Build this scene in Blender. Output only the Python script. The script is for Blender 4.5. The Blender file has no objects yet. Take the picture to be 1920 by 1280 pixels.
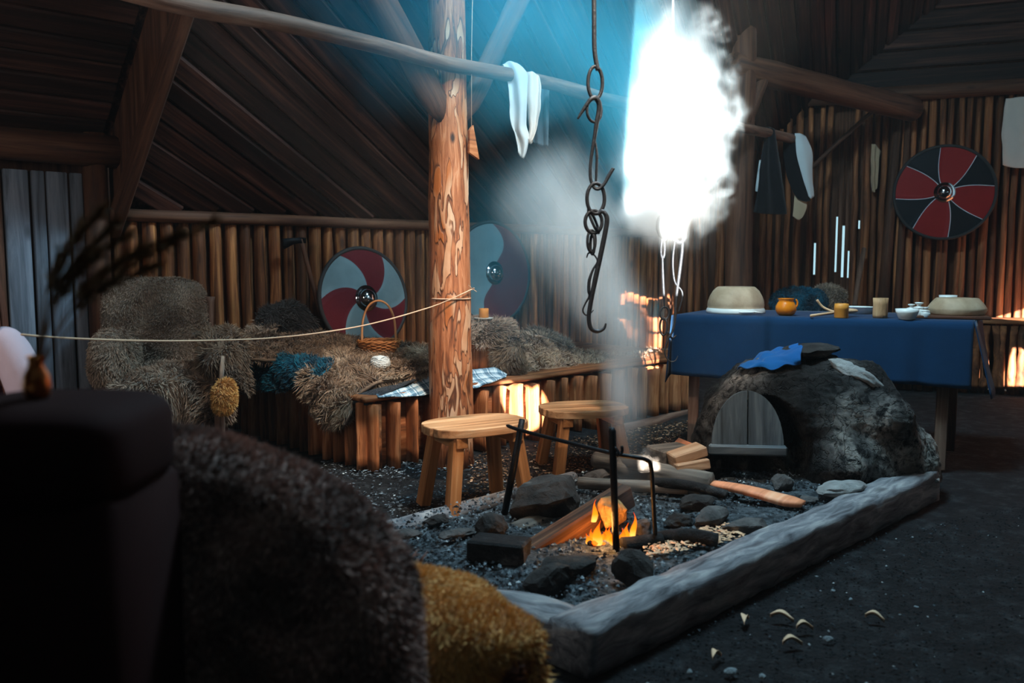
import bpy, bmesh, math, random
import numpy as np
from mathutils import Vector, Matrix, noise
rnd = random.Random(7)
nr = np.random.default_rng(11)
S = bpy.context.scene
COL = S.collection
R = math.radians

# ------------------------------------------------------------------ camera
F = 1600.0                      # focal length in units of the 1920 px wide frame
CH = 1.2                        # eye height
PITCH = math.atan(150 / 1600)
cp_, sp_ = math.cos(PITCH), math.sin(PITCH)
cam_d = bpy.data.cameras.new('camera')
cam = bpy.data.objects.new('camera', cam_d)
COL.objects.link(cam)
cam.location = (0, 0, CH)
cam.rotation_euler = (R(90) - PITCH, 0, 0)
cam_d.sensor_width = 36
cam_d.lens = 30
cam_d.clip_start = 0.05
cam_d.dof.use_dof = True
cam_d.dof.focus_distance = 4.9
cam_d.dof.aperture_fstop = 2.6
S.camera = cam


def ray(x, y):
    dx, uy = (x - 960) / F, (640 - y) / F
    return Vector((dx, cp_ + uy * sp_, -sp_ + uy * cp_))


def P(x, y, d):
    """point of the room seen in direction (x, y) at distance d ahead of the eye"""
    r = ray(x, y)
    s = d / r.y
    return Vector((r.x * s, d, CH + r.z * s))


def G(x, y, z=0.0):
    r = ray(x, y)
    s = (z - CH) / r.z
    return Vector((r.x * s, r.y * s, z))


# building frame: U along the long wall, N from that wall into the room
U = Vector((0.729, 0.6845, 0))
N = Vector((0.6845, -0.729, 0))
O = Vector((-1.19, 6.8, 0))
Z = Vector((0, 0, 1))
# the stick wall at the far end
E0 = Vector((1.55, 9.37, 0))
E = Vector((0.94, -0.34, 0)).normalized()
EN = Vector((-0.34, -0.94, 0)).normalized()


def LW(a, b, z):
    return O + U * a + N * b + Z * z


def EW(s, b, z):
    return E0 + E * s + EN * b + Z * z


def wall_a(px, b=0.0):
    k = (px - 960) / F / 1.004
    o = O + N * b
    return (k * o.y - o.x) / (U.x - k * U.y)


def end_s(px, b=0.0):
    k = (px - 960) / F / 1.004
    o = E0 + EN * b
    return (k * o.y - o.x) / (E.x - k * E.y)


def lin(r, g=None, b=None):
    if g is None:
        r, g, b = r
    f = lambda c: (c / 255 / 12.92) if c <= 10 else ((c / 255 + 0.055) / 1.055) ** 2.4
    return (f(r), f(g), f(b), 1)


# ------------------------------------------------------------------ world, light, exposure
W = bpy.data.worlds.new('world')
S.world = W
W.use_nodes = True
bg = W.node_tree.nodes['Background']
bg.inputs[0].default_value = (0.55, 0.88, 1.0, 1)
bg.inputs[1].default_value = 0.9
S.view_settings.view_transform = 'Standard'
S.view_settings.look = 'None'
S.view_settings.exposure = 0
S.view_settings.gamma = 1
S.view_settings.use_curve_mapping = False
S.cycles.use_denoising = True
S.cycles.volume_step_rate = 1.4
S.cycles.volume_max_steps = 256
S.cycles.max_bounces = 6
S.cycles.volume_bounces = 1
S.cycles.adaptive_threshold = 0.025
S.cycles.transparent_max_bounces = 8
S.cycles.sample_clamp_indirect = 6


def area(name, loc, target, size, power, color, size_y=None):
    l = bpy.data.lights.new(name, 'AREA')
    l.energy = power
    l.color = color
    l.shape = 'RECTANGLE'
    l.size = size
    l.size_y = size_y or size
    o = bpy.data.objects.new(name, l)
    COL.objects.link(o)
    o.location = loc
    o.rotation_euler = (Vector(target) - Vector(loc)).to_track_quat('-Z', 'Y').to_euler()
    return o


def shaft(name, loc, target, cone, power, color=(1, 0.93, 0.84), radius=0.02, blend=0.08):
    l = bpy.data.lights.new(name, 'SPOT')
    l.energy = power
    l.color = color
    l.spot_size = R(cone)
    l.spot_blend = blend
    l.shadow_soft_size = radius
    o = bpy.data.objects.new(name, l)
    COL.objects.link(o)
    o.location = loc
    o.rotation_euler = (Vector(target) - Vector(loc)).to_track_quat('-Z', 'Y').to_euler()
    return o


HOLE = Vector((0.75, 3.9, 4.3))             # the smoke hole in the ridge
SUN = Vector((0.39, 3.3, -1.02)).normalized()   # low sun from behind the eye, through holes in the near roof slope
sl = bpy.data.lights.new('sun', 'SUN')
sl.energy = 72
sl.color = (1, 0.93, 0.84)
sl.angle = R(0.25)
so = bpy.data.objects.new('sun', sl)
COL.objects.link(so)
so.rotation_euler = SUN.to_track_quat('-Z', 'Y').to_euler()
area('skylight', HOLE, HOLE - Z * 3 + Vector((0, 0.5, 0)), 0.9, 215, (0.50, 0.82, 1.0), 0.7)
kl = bpy.data.lights.new('warm_key_spot', 'SPOT')     # added warm key spot on the post, bench and stools; no real source
kl.energy = 900
kl.color = (1.0, 0.83, 0.66)
kl.spot_size = R(52)
kl.spot_blend = 1.0
kl.shadow_soft_size = 0.22
ko = bpy.data.objects.new('warm_key_spot', kl)
COL.objects.link(ko)
ko.location = (0.75, 2.7, 3.75)
ko.rotation_euler = (Vector((0.0, 5.1, 0.5)) - ko.location).to_track_quat('-Z', 'Y').to_euler()
area('side_fill', (-2.3, 1.6, 2.0), (-1.5, 5.6, 0.7), 0.6, 17, (1.0, 0.93, 0.87), 0.8)  # added fill lamp for the armchair side; no doorway stands there

# ------------------------------------------------------------------ materials
MATS = {}


def newmat(name):
    m = bpy.data.materials.new(name)
    m.use_nodes = True
    nt = m.node_tree
    b = nt.nodes['Principled BSDF']
    MATS[name] = m
    return m, nt, b


def nd(nt, typ, **kw):
    n = nt.nodes.new(typ)
    for k, v in kw.items():
        setattr(n, k, v)
    return n


def ramp(nt, src, stops):
    r = nd(nt, 'ShaderNodeValToRGB')
    cr = r.color_ramp
    while len(cr.elements) < len(stops):
        cr.elements.new(0.5)
    for e, (p, c) in zip(cr.elements, stops):
        e.position = p
        e.color = c
    nt.links.new(src, r.inputs[0])
    return r.outputs[0]


def grain_vec(nt, scale, attr=True):
    """grain coordinates stored on the mesh ('gr', third axis along the wood), shifted per object"""
    a = nd(nt, 'ShaderNodeAttribute', attribute_name='gr')
    oi = nd(nt, 'ShaderNodeObjectInfo')
    ml = nd(nt, 'ShaderNodeMath', operation='MULTIPLY')
    ml.inputs[1].default_value = 37.0
    nt.links.new(oi.outputs['Random'], ml.inputs[0])
    ad = nd(nt, 'ShaderNodeVectorMath', operation='ADD')
    nt.links.new(a.outputs['Vector'], ad.inputs[0])
    nt.links.new(ml.outputs[0], ad.inputs[1])
    sc = nd(nt, 'ShaderNodeVectorMath', operation='MULTIPLY')
    sc.inputs[1].default_value = scale
    nt.links.new(ad.outputs[0], sc.inputs[0])
    return sc.outputs[0], oi.outputs['Random']


def noise_(nt, vec, scale, detail=4, rough=0.55, dist=0.0):
    t = nd(nt, 'ShaderNodeTexNoise')
    t.inputs['Scale'].default_value = scale
    t.inputs['Detail'].default_value = detail
    t.inputs['Roughness'].default_value = rough
    t.inputs['Distortion'].default_value = dist
    if vec is not None:
        nt.links.new(vec, t.inputs['Vector'])
    return t.outputs['Fac']


def mixc(nt, fac, a, b, mode='MIX'):
    m = nd(nt, 'ShaderNodeMix', data_type='RGBA', blend_type=mode)
    for sock, v in ((m.inputs[0], fac), (m.inputs[6], a), (m.inputs[7], b)):
        if hasattr(v, 'links'):
            nt.links.new(v, sock)
        else:
            sock.default_value = v
    return m.outputs[2]


def bump(nt, b, h, strength=0.5, dist=0.02):
    bp = nd(nt, 'ShaderNodeBump')
    bp.inputs['Strength'].default_value = strength
    bp.inputs['Distance'].default_value = dist
    nt.links.new(h, bp.inputs['Height'])
    nt.links.new(bp.outputs[0], b.inputs['Normal'])


def objvec(nt):
    return nd(nt, 'ShaderNodeTexCoord').outputs['Object']


def wood(name, dark, mid, light, vary=0.35, rough=0.7, stretch=0.06, knots=True, scale=16):
    m, nt, b = newmat(name)
    v, rn = grain_vec(nt, (1, 1, stretch))
    f = noise_(nt, v, scale, 6, 0.62, 0.6)
    col = ramp(nt, f, [(0.28, dark), (0.5, mid), (0.72, light)])
    if knots:
        v2, _ = grain_vec(nt, (1, 1, 0.45))
        vo = nd(nt, 'ShaderNodeTexVoronoi')
        vo.inputs['Scale'].default_value = 4.2
        nt.links.new(v2, vo.inputs['Vector'])
        k = nd(nt, 'ShaderNodeMapRange')
        k.inputs[1].default_value = 0.05
        k.inputs[2].default_value = 0.13
        k.inputs[3].default_value = 0.8
        k.inputs[4].default_value = 0.0
        nt.links.new(vo.outputs['Distance'], k.inputs[0])
        col = mixc(nt, k.outputs[0], col, dark)
    # each piece has its own tone
    mr = nd(nt, 'ShaderNodeMapRange')
    mr.inputs[3].default_value = 1 - vary
    mr.inputs[4].default_value = 1 + vary
    nt.links.new(rn, mr.inputs[0])
    hv = nd(nt, 'ShaderNodeHueSaturation')
    nt.links.new(mr.outputs[0], hv.inputs['Value'])
    nt.links.new(col, hv.inputs['Color'])
    nt.links.new(hv.outputs[0], b.inputs['Base Color'])
    b.inputs['Roughness'].default_value = rough
    b.inputs['Specular IOR Level'].default_value = 0.3
    bump(nt, b, f, 0.35, 0.012)
    return m


def bark_post(name):
    m, nt, b = newmat(name)
    v, rn = grain_vec(nt, (1, 1, 0.10))
    f = noise_(nt, v, 30, 6, 0.65, 1.2)
    base = ramp(nt, f, [(0.30, lin(62, 36, 24)), (0.44, lin(150, 84, 48)), (0.58, lin(186, 116, 74)), (0.70, lin(206, 150, 112)), (0.82, lin(112, 62, 36))])
    v2, _ = grain_vec(nt, (1, 1, 0.22))
    g = noise_(nt, v2, 17, 2, 0.45, 0.9)
    patch = ramp(nt, g, [(0.55, (0, 0, 0, 1)), (0.575, (1, 1, 1, 1))])
    rim = ramp(nt, g, [(0.515, (0, 0, 0, 1)), (0.545, (1, 1, 1, 1)), (0.575, (0, 0, 0, 1))])
    v3, _ = grain_vec(nt, (1, 1, 0.3))
    h = noise_(nt, v3, 8, 3, 0.5, 0.5)
    tone = ramp(nt, h, [(0.38, lin(176, 98, 46)), (0.5, lin(200, 146, 108)), (0.64, lin(214, 172, 140))])
    col = mixc(nt, patch, base, tone)
    col = mixc(nt, rim, col, lin(84, 46, 28))
    v4, _ = grain_vec(nt, (1, 1, 0.5))
    vo = nd(nt, 'ShaderNodeTexVoronoi')
    vo.inputs['Scale'].default_value = 5.5
    nt.links.new(v4, vo.inputs['Vector'])
    kn = ramp(nt, vo.outputs['Distance'], [(0.05, (1, 1, 1, 1)), (0.11, (0, 0, 0, 1))])
    col = mixc(nt, kn, col, lin(52, 30, 22))
    nt.links.new(col, b.inputs['Base Color'])
    b.inputs['Roughness'].default_value = 0.62
    mm = nd(nt, 'ShaderNodeMath', operation='ADD')
    nt.links.new(f, mm.inputs[0])
    nt.links.new(patch, mm.inputs[1])
    bump(nt, b, mm.outputs[0], 0.5, 0.01)
    return m


def rough_mat(name, stops, scale=6, detail=8, roughness=0.9, bs=0.6, bd=0.03, rn=0.62, dist=0.3, spec=0.25):
    m, nt, b = newmat(name)
    v = objvec(nt)
    f = noise_(nt, v, scale, detail, rn, dist)
    nt.links.new(ramp(nt, f, stops), b.inputs['Base Color'])
    b.inputs['Roughness'].default_value = roughness
    b.inputs['Specular IOR Level'].default_value = spec
    g = noise_(nt, v, scale * 5, detail, 0.65)
    bump(nt, b, g, bs, bd)
    return m


def plain(name, col, rough=0.6, metal=0.0, spec=0.4, emit=None, es=0, bumps=None):
    m, nt, b = newmat(name)
    b.inputs['Base Color'].default_value = col
    b.inputs['Roughness'].default_value = rough
    b.inputs['Metallic'].default_value = metal
    b.inputs['Specular IOR Level'].default_value = spec
    if emit:
        b.inputs['Emission Color'].default_value = emit
        b.inputs['Emission Strength'].default_value = es
    if bumps:
        f = noise_(nt, objvec(nt), bumps[0], 4)
        bump(nt, b, f, bumps[1], bumps[2])
    return m


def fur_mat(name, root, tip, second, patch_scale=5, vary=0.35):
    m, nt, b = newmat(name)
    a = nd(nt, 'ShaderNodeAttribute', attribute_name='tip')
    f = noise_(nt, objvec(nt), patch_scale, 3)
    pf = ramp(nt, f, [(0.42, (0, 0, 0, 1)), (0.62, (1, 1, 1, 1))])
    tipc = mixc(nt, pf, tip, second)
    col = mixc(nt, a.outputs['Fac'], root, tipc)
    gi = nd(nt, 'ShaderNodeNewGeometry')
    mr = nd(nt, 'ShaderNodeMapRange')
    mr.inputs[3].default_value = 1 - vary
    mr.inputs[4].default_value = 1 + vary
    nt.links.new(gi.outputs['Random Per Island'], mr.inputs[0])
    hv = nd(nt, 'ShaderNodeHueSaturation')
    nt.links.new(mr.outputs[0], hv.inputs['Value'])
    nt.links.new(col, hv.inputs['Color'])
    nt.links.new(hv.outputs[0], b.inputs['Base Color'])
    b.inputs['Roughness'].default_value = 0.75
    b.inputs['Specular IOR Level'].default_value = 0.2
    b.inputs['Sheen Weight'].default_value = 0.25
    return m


def cloth(name, col, vary=0.15, weave=260, rough=0.9):
    m, nt, b = newmat(name)
    f = noise_(nt, objvec(nt), 9, 4)
    c2 = tuple(min(1, c * (1 - vary * 2)) for c in col[:3]) + (1,)
    nt.links.new(mixc(nt, f, col, c2), b.inputs['Base Color'])
    b.inputs['Roughness'].default_value = rough
    b.inputs['Sheen Weight'].default_value = 0.15
    b.inputs['Specular IOR Level'].default_value = 0.15
    bump(nt, b, noise_(nt, objvec(nt), weave, 2), 0.25, 0.004)
    return m


M_wall = wood('wall_log_wood', lin(40, 20, 12), lin(122, 68, 36), lin(190, 122, 70), 0.5, scale=20)
M_bench = wood('bench_log_wood', lin(62, 36, 22), lin(150, 88, 50), lin(196, 134, 90), 0.28, stretch=0.09, scale=20)
M_stick = wood('stick_wood', lin(42, 22, 14), lin(118, 68, 40), lin(178, 112, 68), 0.4, stretch=0.08)
M_roof = wood('roof_board_wood', lin(18, 12, 10), lin(52, 28, 22), lin(98, 60, 48), 0.55, stretch=0.04, scale=22)
M_beam = wood('dark_beam_wood', lin(34, 22, 18), lin(88, 54, 38), lin(120, 80, 58), 0.2)
M_pole = wood('pole_wood', lin(50, 36, 30), lin(108, 78, 64), lin(148, 116, 98), 0.1, stretch=0.1)
M_grey = wood('grey_door_wood', lin(62, 66, 74), lin(120, 126, 138), lin(150, 154, 166), 0.2, stretch=0.07)
M_post = bark_post('peeled_bark')
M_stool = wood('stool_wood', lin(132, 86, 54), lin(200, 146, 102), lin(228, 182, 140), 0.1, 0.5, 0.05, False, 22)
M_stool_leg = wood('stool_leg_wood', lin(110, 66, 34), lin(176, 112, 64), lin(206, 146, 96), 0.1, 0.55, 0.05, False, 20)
M_hearth = wood('grey_hearth_timber', lin(46, 46, 50), lin(112, 112, 116), lin(160, 158, 156), 0.1, 0.85, 0.2, True, 26)
M_char = rough_mat('charred_wood', [(0.3, lin(12, 12, 13)), (0.55, lin(34, 33, 34)), (0.75, lin(96, 92, 90))], 9)
M_firelog = wood('firewood', lin(40, 36, 34), lin(96, 90, 84), lin(142, 132, 120), 0.2, 0.8, 0.08, False, 22)
M_billet = wood('billet_wood', lin(112, 84, 62), lin(170, 134, 104), lin(208, 176, 146), 0.1, 0.7, 0.06, False, 26)
M_firedark = wood('scorched_wood', lin(26, 18, 14), lin(86, 54, 36), lin(150, 106, 76), 0.1, 0.8, 0.06, False, 24)
M_split = wood('split_wood', lin(190, 110, 72), lin(238, 150, 108), lin(255, 196, 156), 0.05, 0.6, 0.06, False, 14)
M_dirt = rough_mat('dirt', [(0.3, lin(16, 17, 19)), (0.52, lin(38, 39, 42)), (0.66, lin(66, 69, 72)), (0.8, lin(118, 124, 128))], 9, 12, 0.95, 1.0, 0.06, 0.75)
M_ash = rough_mat('ash_gravel', [(0.32, lin(30, 33, 36)), (0.46, lin(80, 88, 94)), (0.58, lin(136, 148, 156)), (0.72, lin(206, 214, 218))], 22, 12, 0.95, 1.0, 0.06, 0.8)
M_rock = rough_mat('grey_rock', [(0.3, lin(48, 46, 46)), (0.55, lin(96, 92, 90)), (0.75, lin(140, 136, 130))], 7)
M_rock_dark = rough_mat('sooty_rock', [(0.3, lin(22, 21, 21)), (0.6, lin(62, 58, 56)), (0.8, lin(130, 124, 118))], 8)
M_rock_pale = rough_mat('pale_stone', [(0.3, lin(110, 108, 106)), (0.55, lin(150, 150, 148)), (0.75, lin(184, 182, 176))], 6)
M_rock_tan = rough_mat('tan_stone', [(0.3, lin(120, 92, 60)), (0.55, lin(178, 140, 92)), (0.75, lin(206, 176, 128))], 12)
def clay():
    m, nt, b = newmat('sooty_clay')
    v = objvec(nt)
    f = noise_(nt, v, 2.6, 9, 0.58, 0.3)
    col = ramp(nt, f, [(0.32, lin(14, 13, 13)), (0.46, lin(48, 46, 45)), (0.56, lin(92, 88, 85)), (0.65, lin(160, 152, 144)), (0.78, lin(206, 194, 180))])
    g = noise_(nt, v, 16, 8, 0.7, 0.4)
    col = mixc(nt, ramp(nt, g, [(0.40, (1, 1, 1, 1)), (0.52, (0, 0, 0, 1))]), col, lin(22, 21, 21))
    vo = nd(nt, 'ShaderNodeTexVoronoi', feature='DISTANCE_TO_EDGE')
    vo.inputs['Scale'].default_value = 9
    ad = nd(nt, 'ShaderNodeVectorMath', operation='ADD')
    n3 = nd(nt, 'ShaderNodeTexNoise')
    n3.inputs['Scale'].default_value = 7
    n3.inputs['Detail'].default_value = 5
    nt.links.new(v, n3.inputs['Vector'])
    sc = nd(nt, 'ShaderNodeVectorMath', operation='SCALE')
    sc.inputs['Scale'].default_value = 0.35
    nt.links.new(n3.outputs['Color'], sc.inputs[0])
    nt.links.new(v, ad.inputs[0])
    nt.links.new(sc.outputs[0], ad.inputs[1])
    nt.links.new(ad.outputs[0], vo.inputs['Vector'])
    crack = ramp(nt, vo.outputs['Distance'], [(0.0, (0, 0, 0, 1)), (0.05, (1, 1, 1, 1))])
    col = mixc(nt, crack, mixc(nt, 0.35, col, lin(14, 13, 13)), col)
    nt.links.new(col, b.inputs['Base Color'])
    b.inputs['Roughness'].default_value = 0.95
    b.inputs['Specular IOR Level'].default_value = 0.2
    h = nd(nt, 'ShaderNodeMath', operation='MULTIPLY_ADD')
    nt.links.new(crack, h.inputs[0])
    h.inputs[1].default_value = 0.35
    nt.links.new(g, h.inputs[2])
    bump(nt, b, h.outputs[0], 0.9, 0.035)
    return m


M_clay = clay()
M_iron = plain('black_iron', lin(30, 30, 33), 0.5, 0.7, bumps=(60, 0.3, 0.01))
M_chain = plain('sooty_chain_iron', lin(62, 66, 72), 0.55, 0.6, bumps=(70, 0.4, 0.01))
M_steel = plain('polished_steel', lin(190, 190, 195), 0.12, 1.0)
M_rim = plain('shield_rim_leather', lin(44, 40, 40), 0.7)
M_sred = cloth('shield_red_paint', lin(150, 34, 34), 0.12, 60, 0.6)
M_sdark = cloth('shield_dark_red_paint', lin(104, 24, 34), 0.2, 60, 0.6)
M_sblack = cloth('shield_black_paint', lin(26, 29, 34), 0.2, 60, 0.6)
M_swhite = cloth('shield_shaded_white', lin(122, 144, 150), 0.2, 60, 0.6)  # white paint, its teal shade mixed into the colour
M_sline = plain('shield_white_line', lin(200, 196, 200), 0.6)
M_blue = cloth('blue_linen', lin(8, 50, 84), 0.15)
M_bluerag = cloth('bright_blue_rag', lin(14, 92, 160), 0.12)
M_white = cloth('white_linen', lin(196, 200, 200), 0.08)
M_tanc = cloth('tan_linen', lin(186, 158, 128), 0.12)
M_cream = cloth('cream_linen', lin(214, 200, 188), 0.08)
M_black = cloth('black_wool', lin(24, 22, 24), 0.2)
M_felt = cloth('dark_felt', lin(48, 54, 62), 0.25, 120)
M_greyc = cloth('grey_cloth', lin(76, 86, 92), 0.15)
M_pink = cloth('pale_pink_sleeve', lin(214, 190, 200), 0.1)
M_wine = cloth('wine_red_dress', lin(84, 28, 40), 0.2)
M_skin = plain('skin', lin(214, 160, 136), 0.55)
M_wicker = plain('wicker', lin(176, 112, 62), 0.55, bumps=(90, 0.4, 0.01))
M_handle = wood('wicker_handle', lin(150, 90, 50), lin(206, 142, 92), lin(226, 172, 124), 0.05, 0.55, 0.05, False, 40)
M_yarn = plain('white_yarn', lin(226, 228, 226), 0.95, bumps=(120, 0.4, 0.01))
M_twine = plain('twine', lin(206, 170, 140), 0.9)
M_wax = plain('beeswax', lin(222, 142, 56), 0.5)
M_wick = plain('wick', lin(40, 34, 30), 0.9)
M_porc = plain('white_glaze', lin(226, 224, 218), 0.25)


def grit_mat(name, stops):
    m, nt, b = newmat(name)
    gi = nd(nt, 'ShaderNodeNewGeometry')
    nt.links.new(ramp(nt, gi.outputs['Random Per Island'], stops), b.inputs['Base Color'])
    b.inputs['Roughness'].default_value = 0.95
    b.inputs['Specular IOR Level'].default_value = 0.15
    return m


M_grit = grit_mat('ash_grit', [(0.0, lin(22, 23, 25)), (0.5, lin(64, 70, 76)), (0.93, lin(116, 128, 136)), (1.0, lin(186, 196, 200))])
M_litter = grit_mat('floor_litter', [(0.0, lin(22, 18, 16)), (0.5, lin(70, 52, 40)), (0.85, lin(140, 104, 76)), (1.0, lin(214, 178, 146))])
M_floorgrit = grit_mat('floor_grit', [(0.0, lin(10, 11, 12)), (0.75, lin(28, 30, 33)), (0.96, lin(64, 72, 78)), (1.0, lin(170, 176, 178))])
M_stone = rough_mat('stoneware', [(0.3, lin(150, 122, 94)), (0.6, lin(188, 162, 134)), (0.8, lin(208, 188, 162))], 5, 4, 0.6, 0.2, 0.01)
M_orange = plain('orange_glaze', lin(226, 122, 20), 0.22)
M_horn = wood('birch_bark', lin(120, 84, 54), lin(190, 144, 102), lin(212, 172, 130), 0.1, 0.6, 0.2, False, 18)
M_spoon = wood('spoon_wood', lin(196, 142, 100), lin(226, 176, 134), lin(240, 200, 160), 0.05, 0.5, 0.06, False, 20)
M_board = wood('dark_board', lin(46, 26, 20), lin(92, 54, 38), lin(116, 74, 54), 0.1, 0.5, 0.06, False, 20)
M_copper = plain('copper', lin(190, 112, 62), 0.3, 0.9)
M_leath = plain('dark_red_leather', lin(40, 18, 17), 0.85, spec=0.1)
M_grass = plain('dry_grass', lin(120, 88, 58), 0.9)
M_chip = plain('wood_chip', lin(222, 176, 138), 0.8)
M_leaf = plain('dry_leaf', lin(206, 172, 140), 0.8)
M_pebble = rough_mat('pebble', [(0.3, lin(90, 100, 106)), (0.7, lin(150, 160, 164))], 9)
M_ovendoor = wood('weathered_oven_door', lin(34, 40, 44), lin(76, 86, 92), lin(120, 130, 134), 0.05, 0.7, 0.08, True, 14)
M_hair = plain('auburn_hair', lin(96, 52, 34), 0.6)

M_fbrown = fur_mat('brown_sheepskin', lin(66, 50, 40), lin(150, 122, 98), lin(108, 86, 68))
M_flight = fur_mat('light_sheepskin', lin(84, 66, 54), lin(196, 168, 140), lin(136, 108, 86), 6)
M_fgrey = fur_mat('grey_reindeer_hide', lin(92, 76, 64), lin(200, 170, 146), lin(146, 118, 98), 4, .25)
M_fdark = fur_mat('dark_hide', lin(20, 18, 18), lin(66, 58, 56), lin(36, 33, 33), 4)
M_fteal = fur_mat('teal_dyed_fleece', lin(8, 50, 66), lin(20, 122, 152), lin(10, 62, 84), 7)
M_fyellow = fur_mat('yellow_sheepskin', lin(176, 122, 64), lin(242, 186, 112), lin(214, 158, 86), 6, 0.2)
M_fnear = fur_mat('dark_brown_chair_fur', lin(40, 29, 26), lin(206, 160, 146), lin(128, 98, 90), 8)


def plaid():
    m, nt, b = newmat('plaid_blanket')
    a = nd(nt, 'ShaderNodeAttribute', attribute_name='gr')
    sx = nd(nt, 'ShaderNodeSeparateXYZ')
    nt.links.new(a.outputs['Vector'], sx.inputs[0])
    facs = []
    for ax, sc in ((0, 9.0), (2, 9.0)):
        ml = nd(nt, 'ShaderNodeMath', operation='MULTIPLY')
        ml.inputs[1].default_value = sc
        nt.links.new(sx.outputs[ax], ml.inputs[0])
        fr = nd(nt, 'ShaderNodeMath', operation='FRACT')
        nt.links.new(ml.outputs[0], fr.inputs[0])
        r = nd(nt, 'ShaderNodeValToRGB')
        r.color_ramp.interpolation = 'CONSTANT'
        st = [(0, 0.15), (0.30, 0.9), (0.36, 0.15), (0.48, 0.65), (0.80, 1.0), (0.86, 0.65)]
        while len(r.color_ramp.elements) < len(st):
            r.color_ramp.elements.new(0.5)
        for e, (p, v) in zip(r.color_ramp.elements, st):
            e.position = p
            e.color = (v, v, v, 1)
        nt.links.new(fr.outputs[0], r.inputs[0])
        facs.append(r.outputs[0])
    s = mixc(nt, 0.5, facs[0], facs[1])
    c = ramp(nt, s, [(0.1, lin(58, 92, 116)), (0.45, lin(122, 160, 182)), (0.8, lin(228, 238, 242))])
    nt.links.new(c, b.inputs['Base Color'])
    b.inputs['Roughness'].default_value = 0.9
    return m


M_plaid = plaid()


def flame_mat():
    m, nt, b = newmat('flame')
    nt.nodes.remove(b)
    out = nt.nodes['Material Output']
    a = nd(nt, 'ShaderNodeAttribute', attribute_name='tip')
    c = ramp(nt, a.outputs['Fac'], [(0.0, lin(255, 190, 90)), (0.35, lin(255, 130, 20)), (1.0, lin(230, 60, 4))])
    e = nd(nt, 'ShaderNodeEmission')
    nt.links.new(c, e.inputs[0])
    e.inputs[1].default_value = 2.2
    t = nd(nt, 'ShaderNodeBsdfTransparent')
    lw = nd(nt, 'ShaderNodeLayerWeight')
    lw.inputs[0].default_value = 0.35
    mx = nd(nt, 'ShaderNodeMixShader')
    nt.links.new(lw.outputs['Facing'], mx.inputs[0])
    nt.links.new(e.outputs[0], mx.inputs[1])
    nt.links.new(t.outputs[0], mx.inputs[2])
    nt.links.new(mx.outputs[0], out.inputs['Surface'])
    return m


M_flame = flame_mat()
M_ember = plain('ember', lin(60, 20, 8), 0.9, emit=lin(255, 90, 10), es=3)


def smoke_mat(name, col, mult, aniso=0.1):
    m, nt, b = newmat(name)
    nt.nodes.remove(b)
    out = nt.nodes['Material Output']
    v = nd(nt, 'ShaderNodeVolumePrincipled')
    v.inputs['Color'].default_value = col
    v.inputs['Density'].default_value = mult
    v.inputs['Anisotropy'].default_value = aniso
    nt.links.new(v.outputs[0], out.inputs['Volume'])
    return m


# ------------------------------------------------------------------ mesh builder
def vnoise(v, s=1.0, o=0.0):
    return noise.noise(Vector((v[0] * s + o, v[1] * s + o * 0.7, v[2] * s - o * 0.3)))


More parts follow.
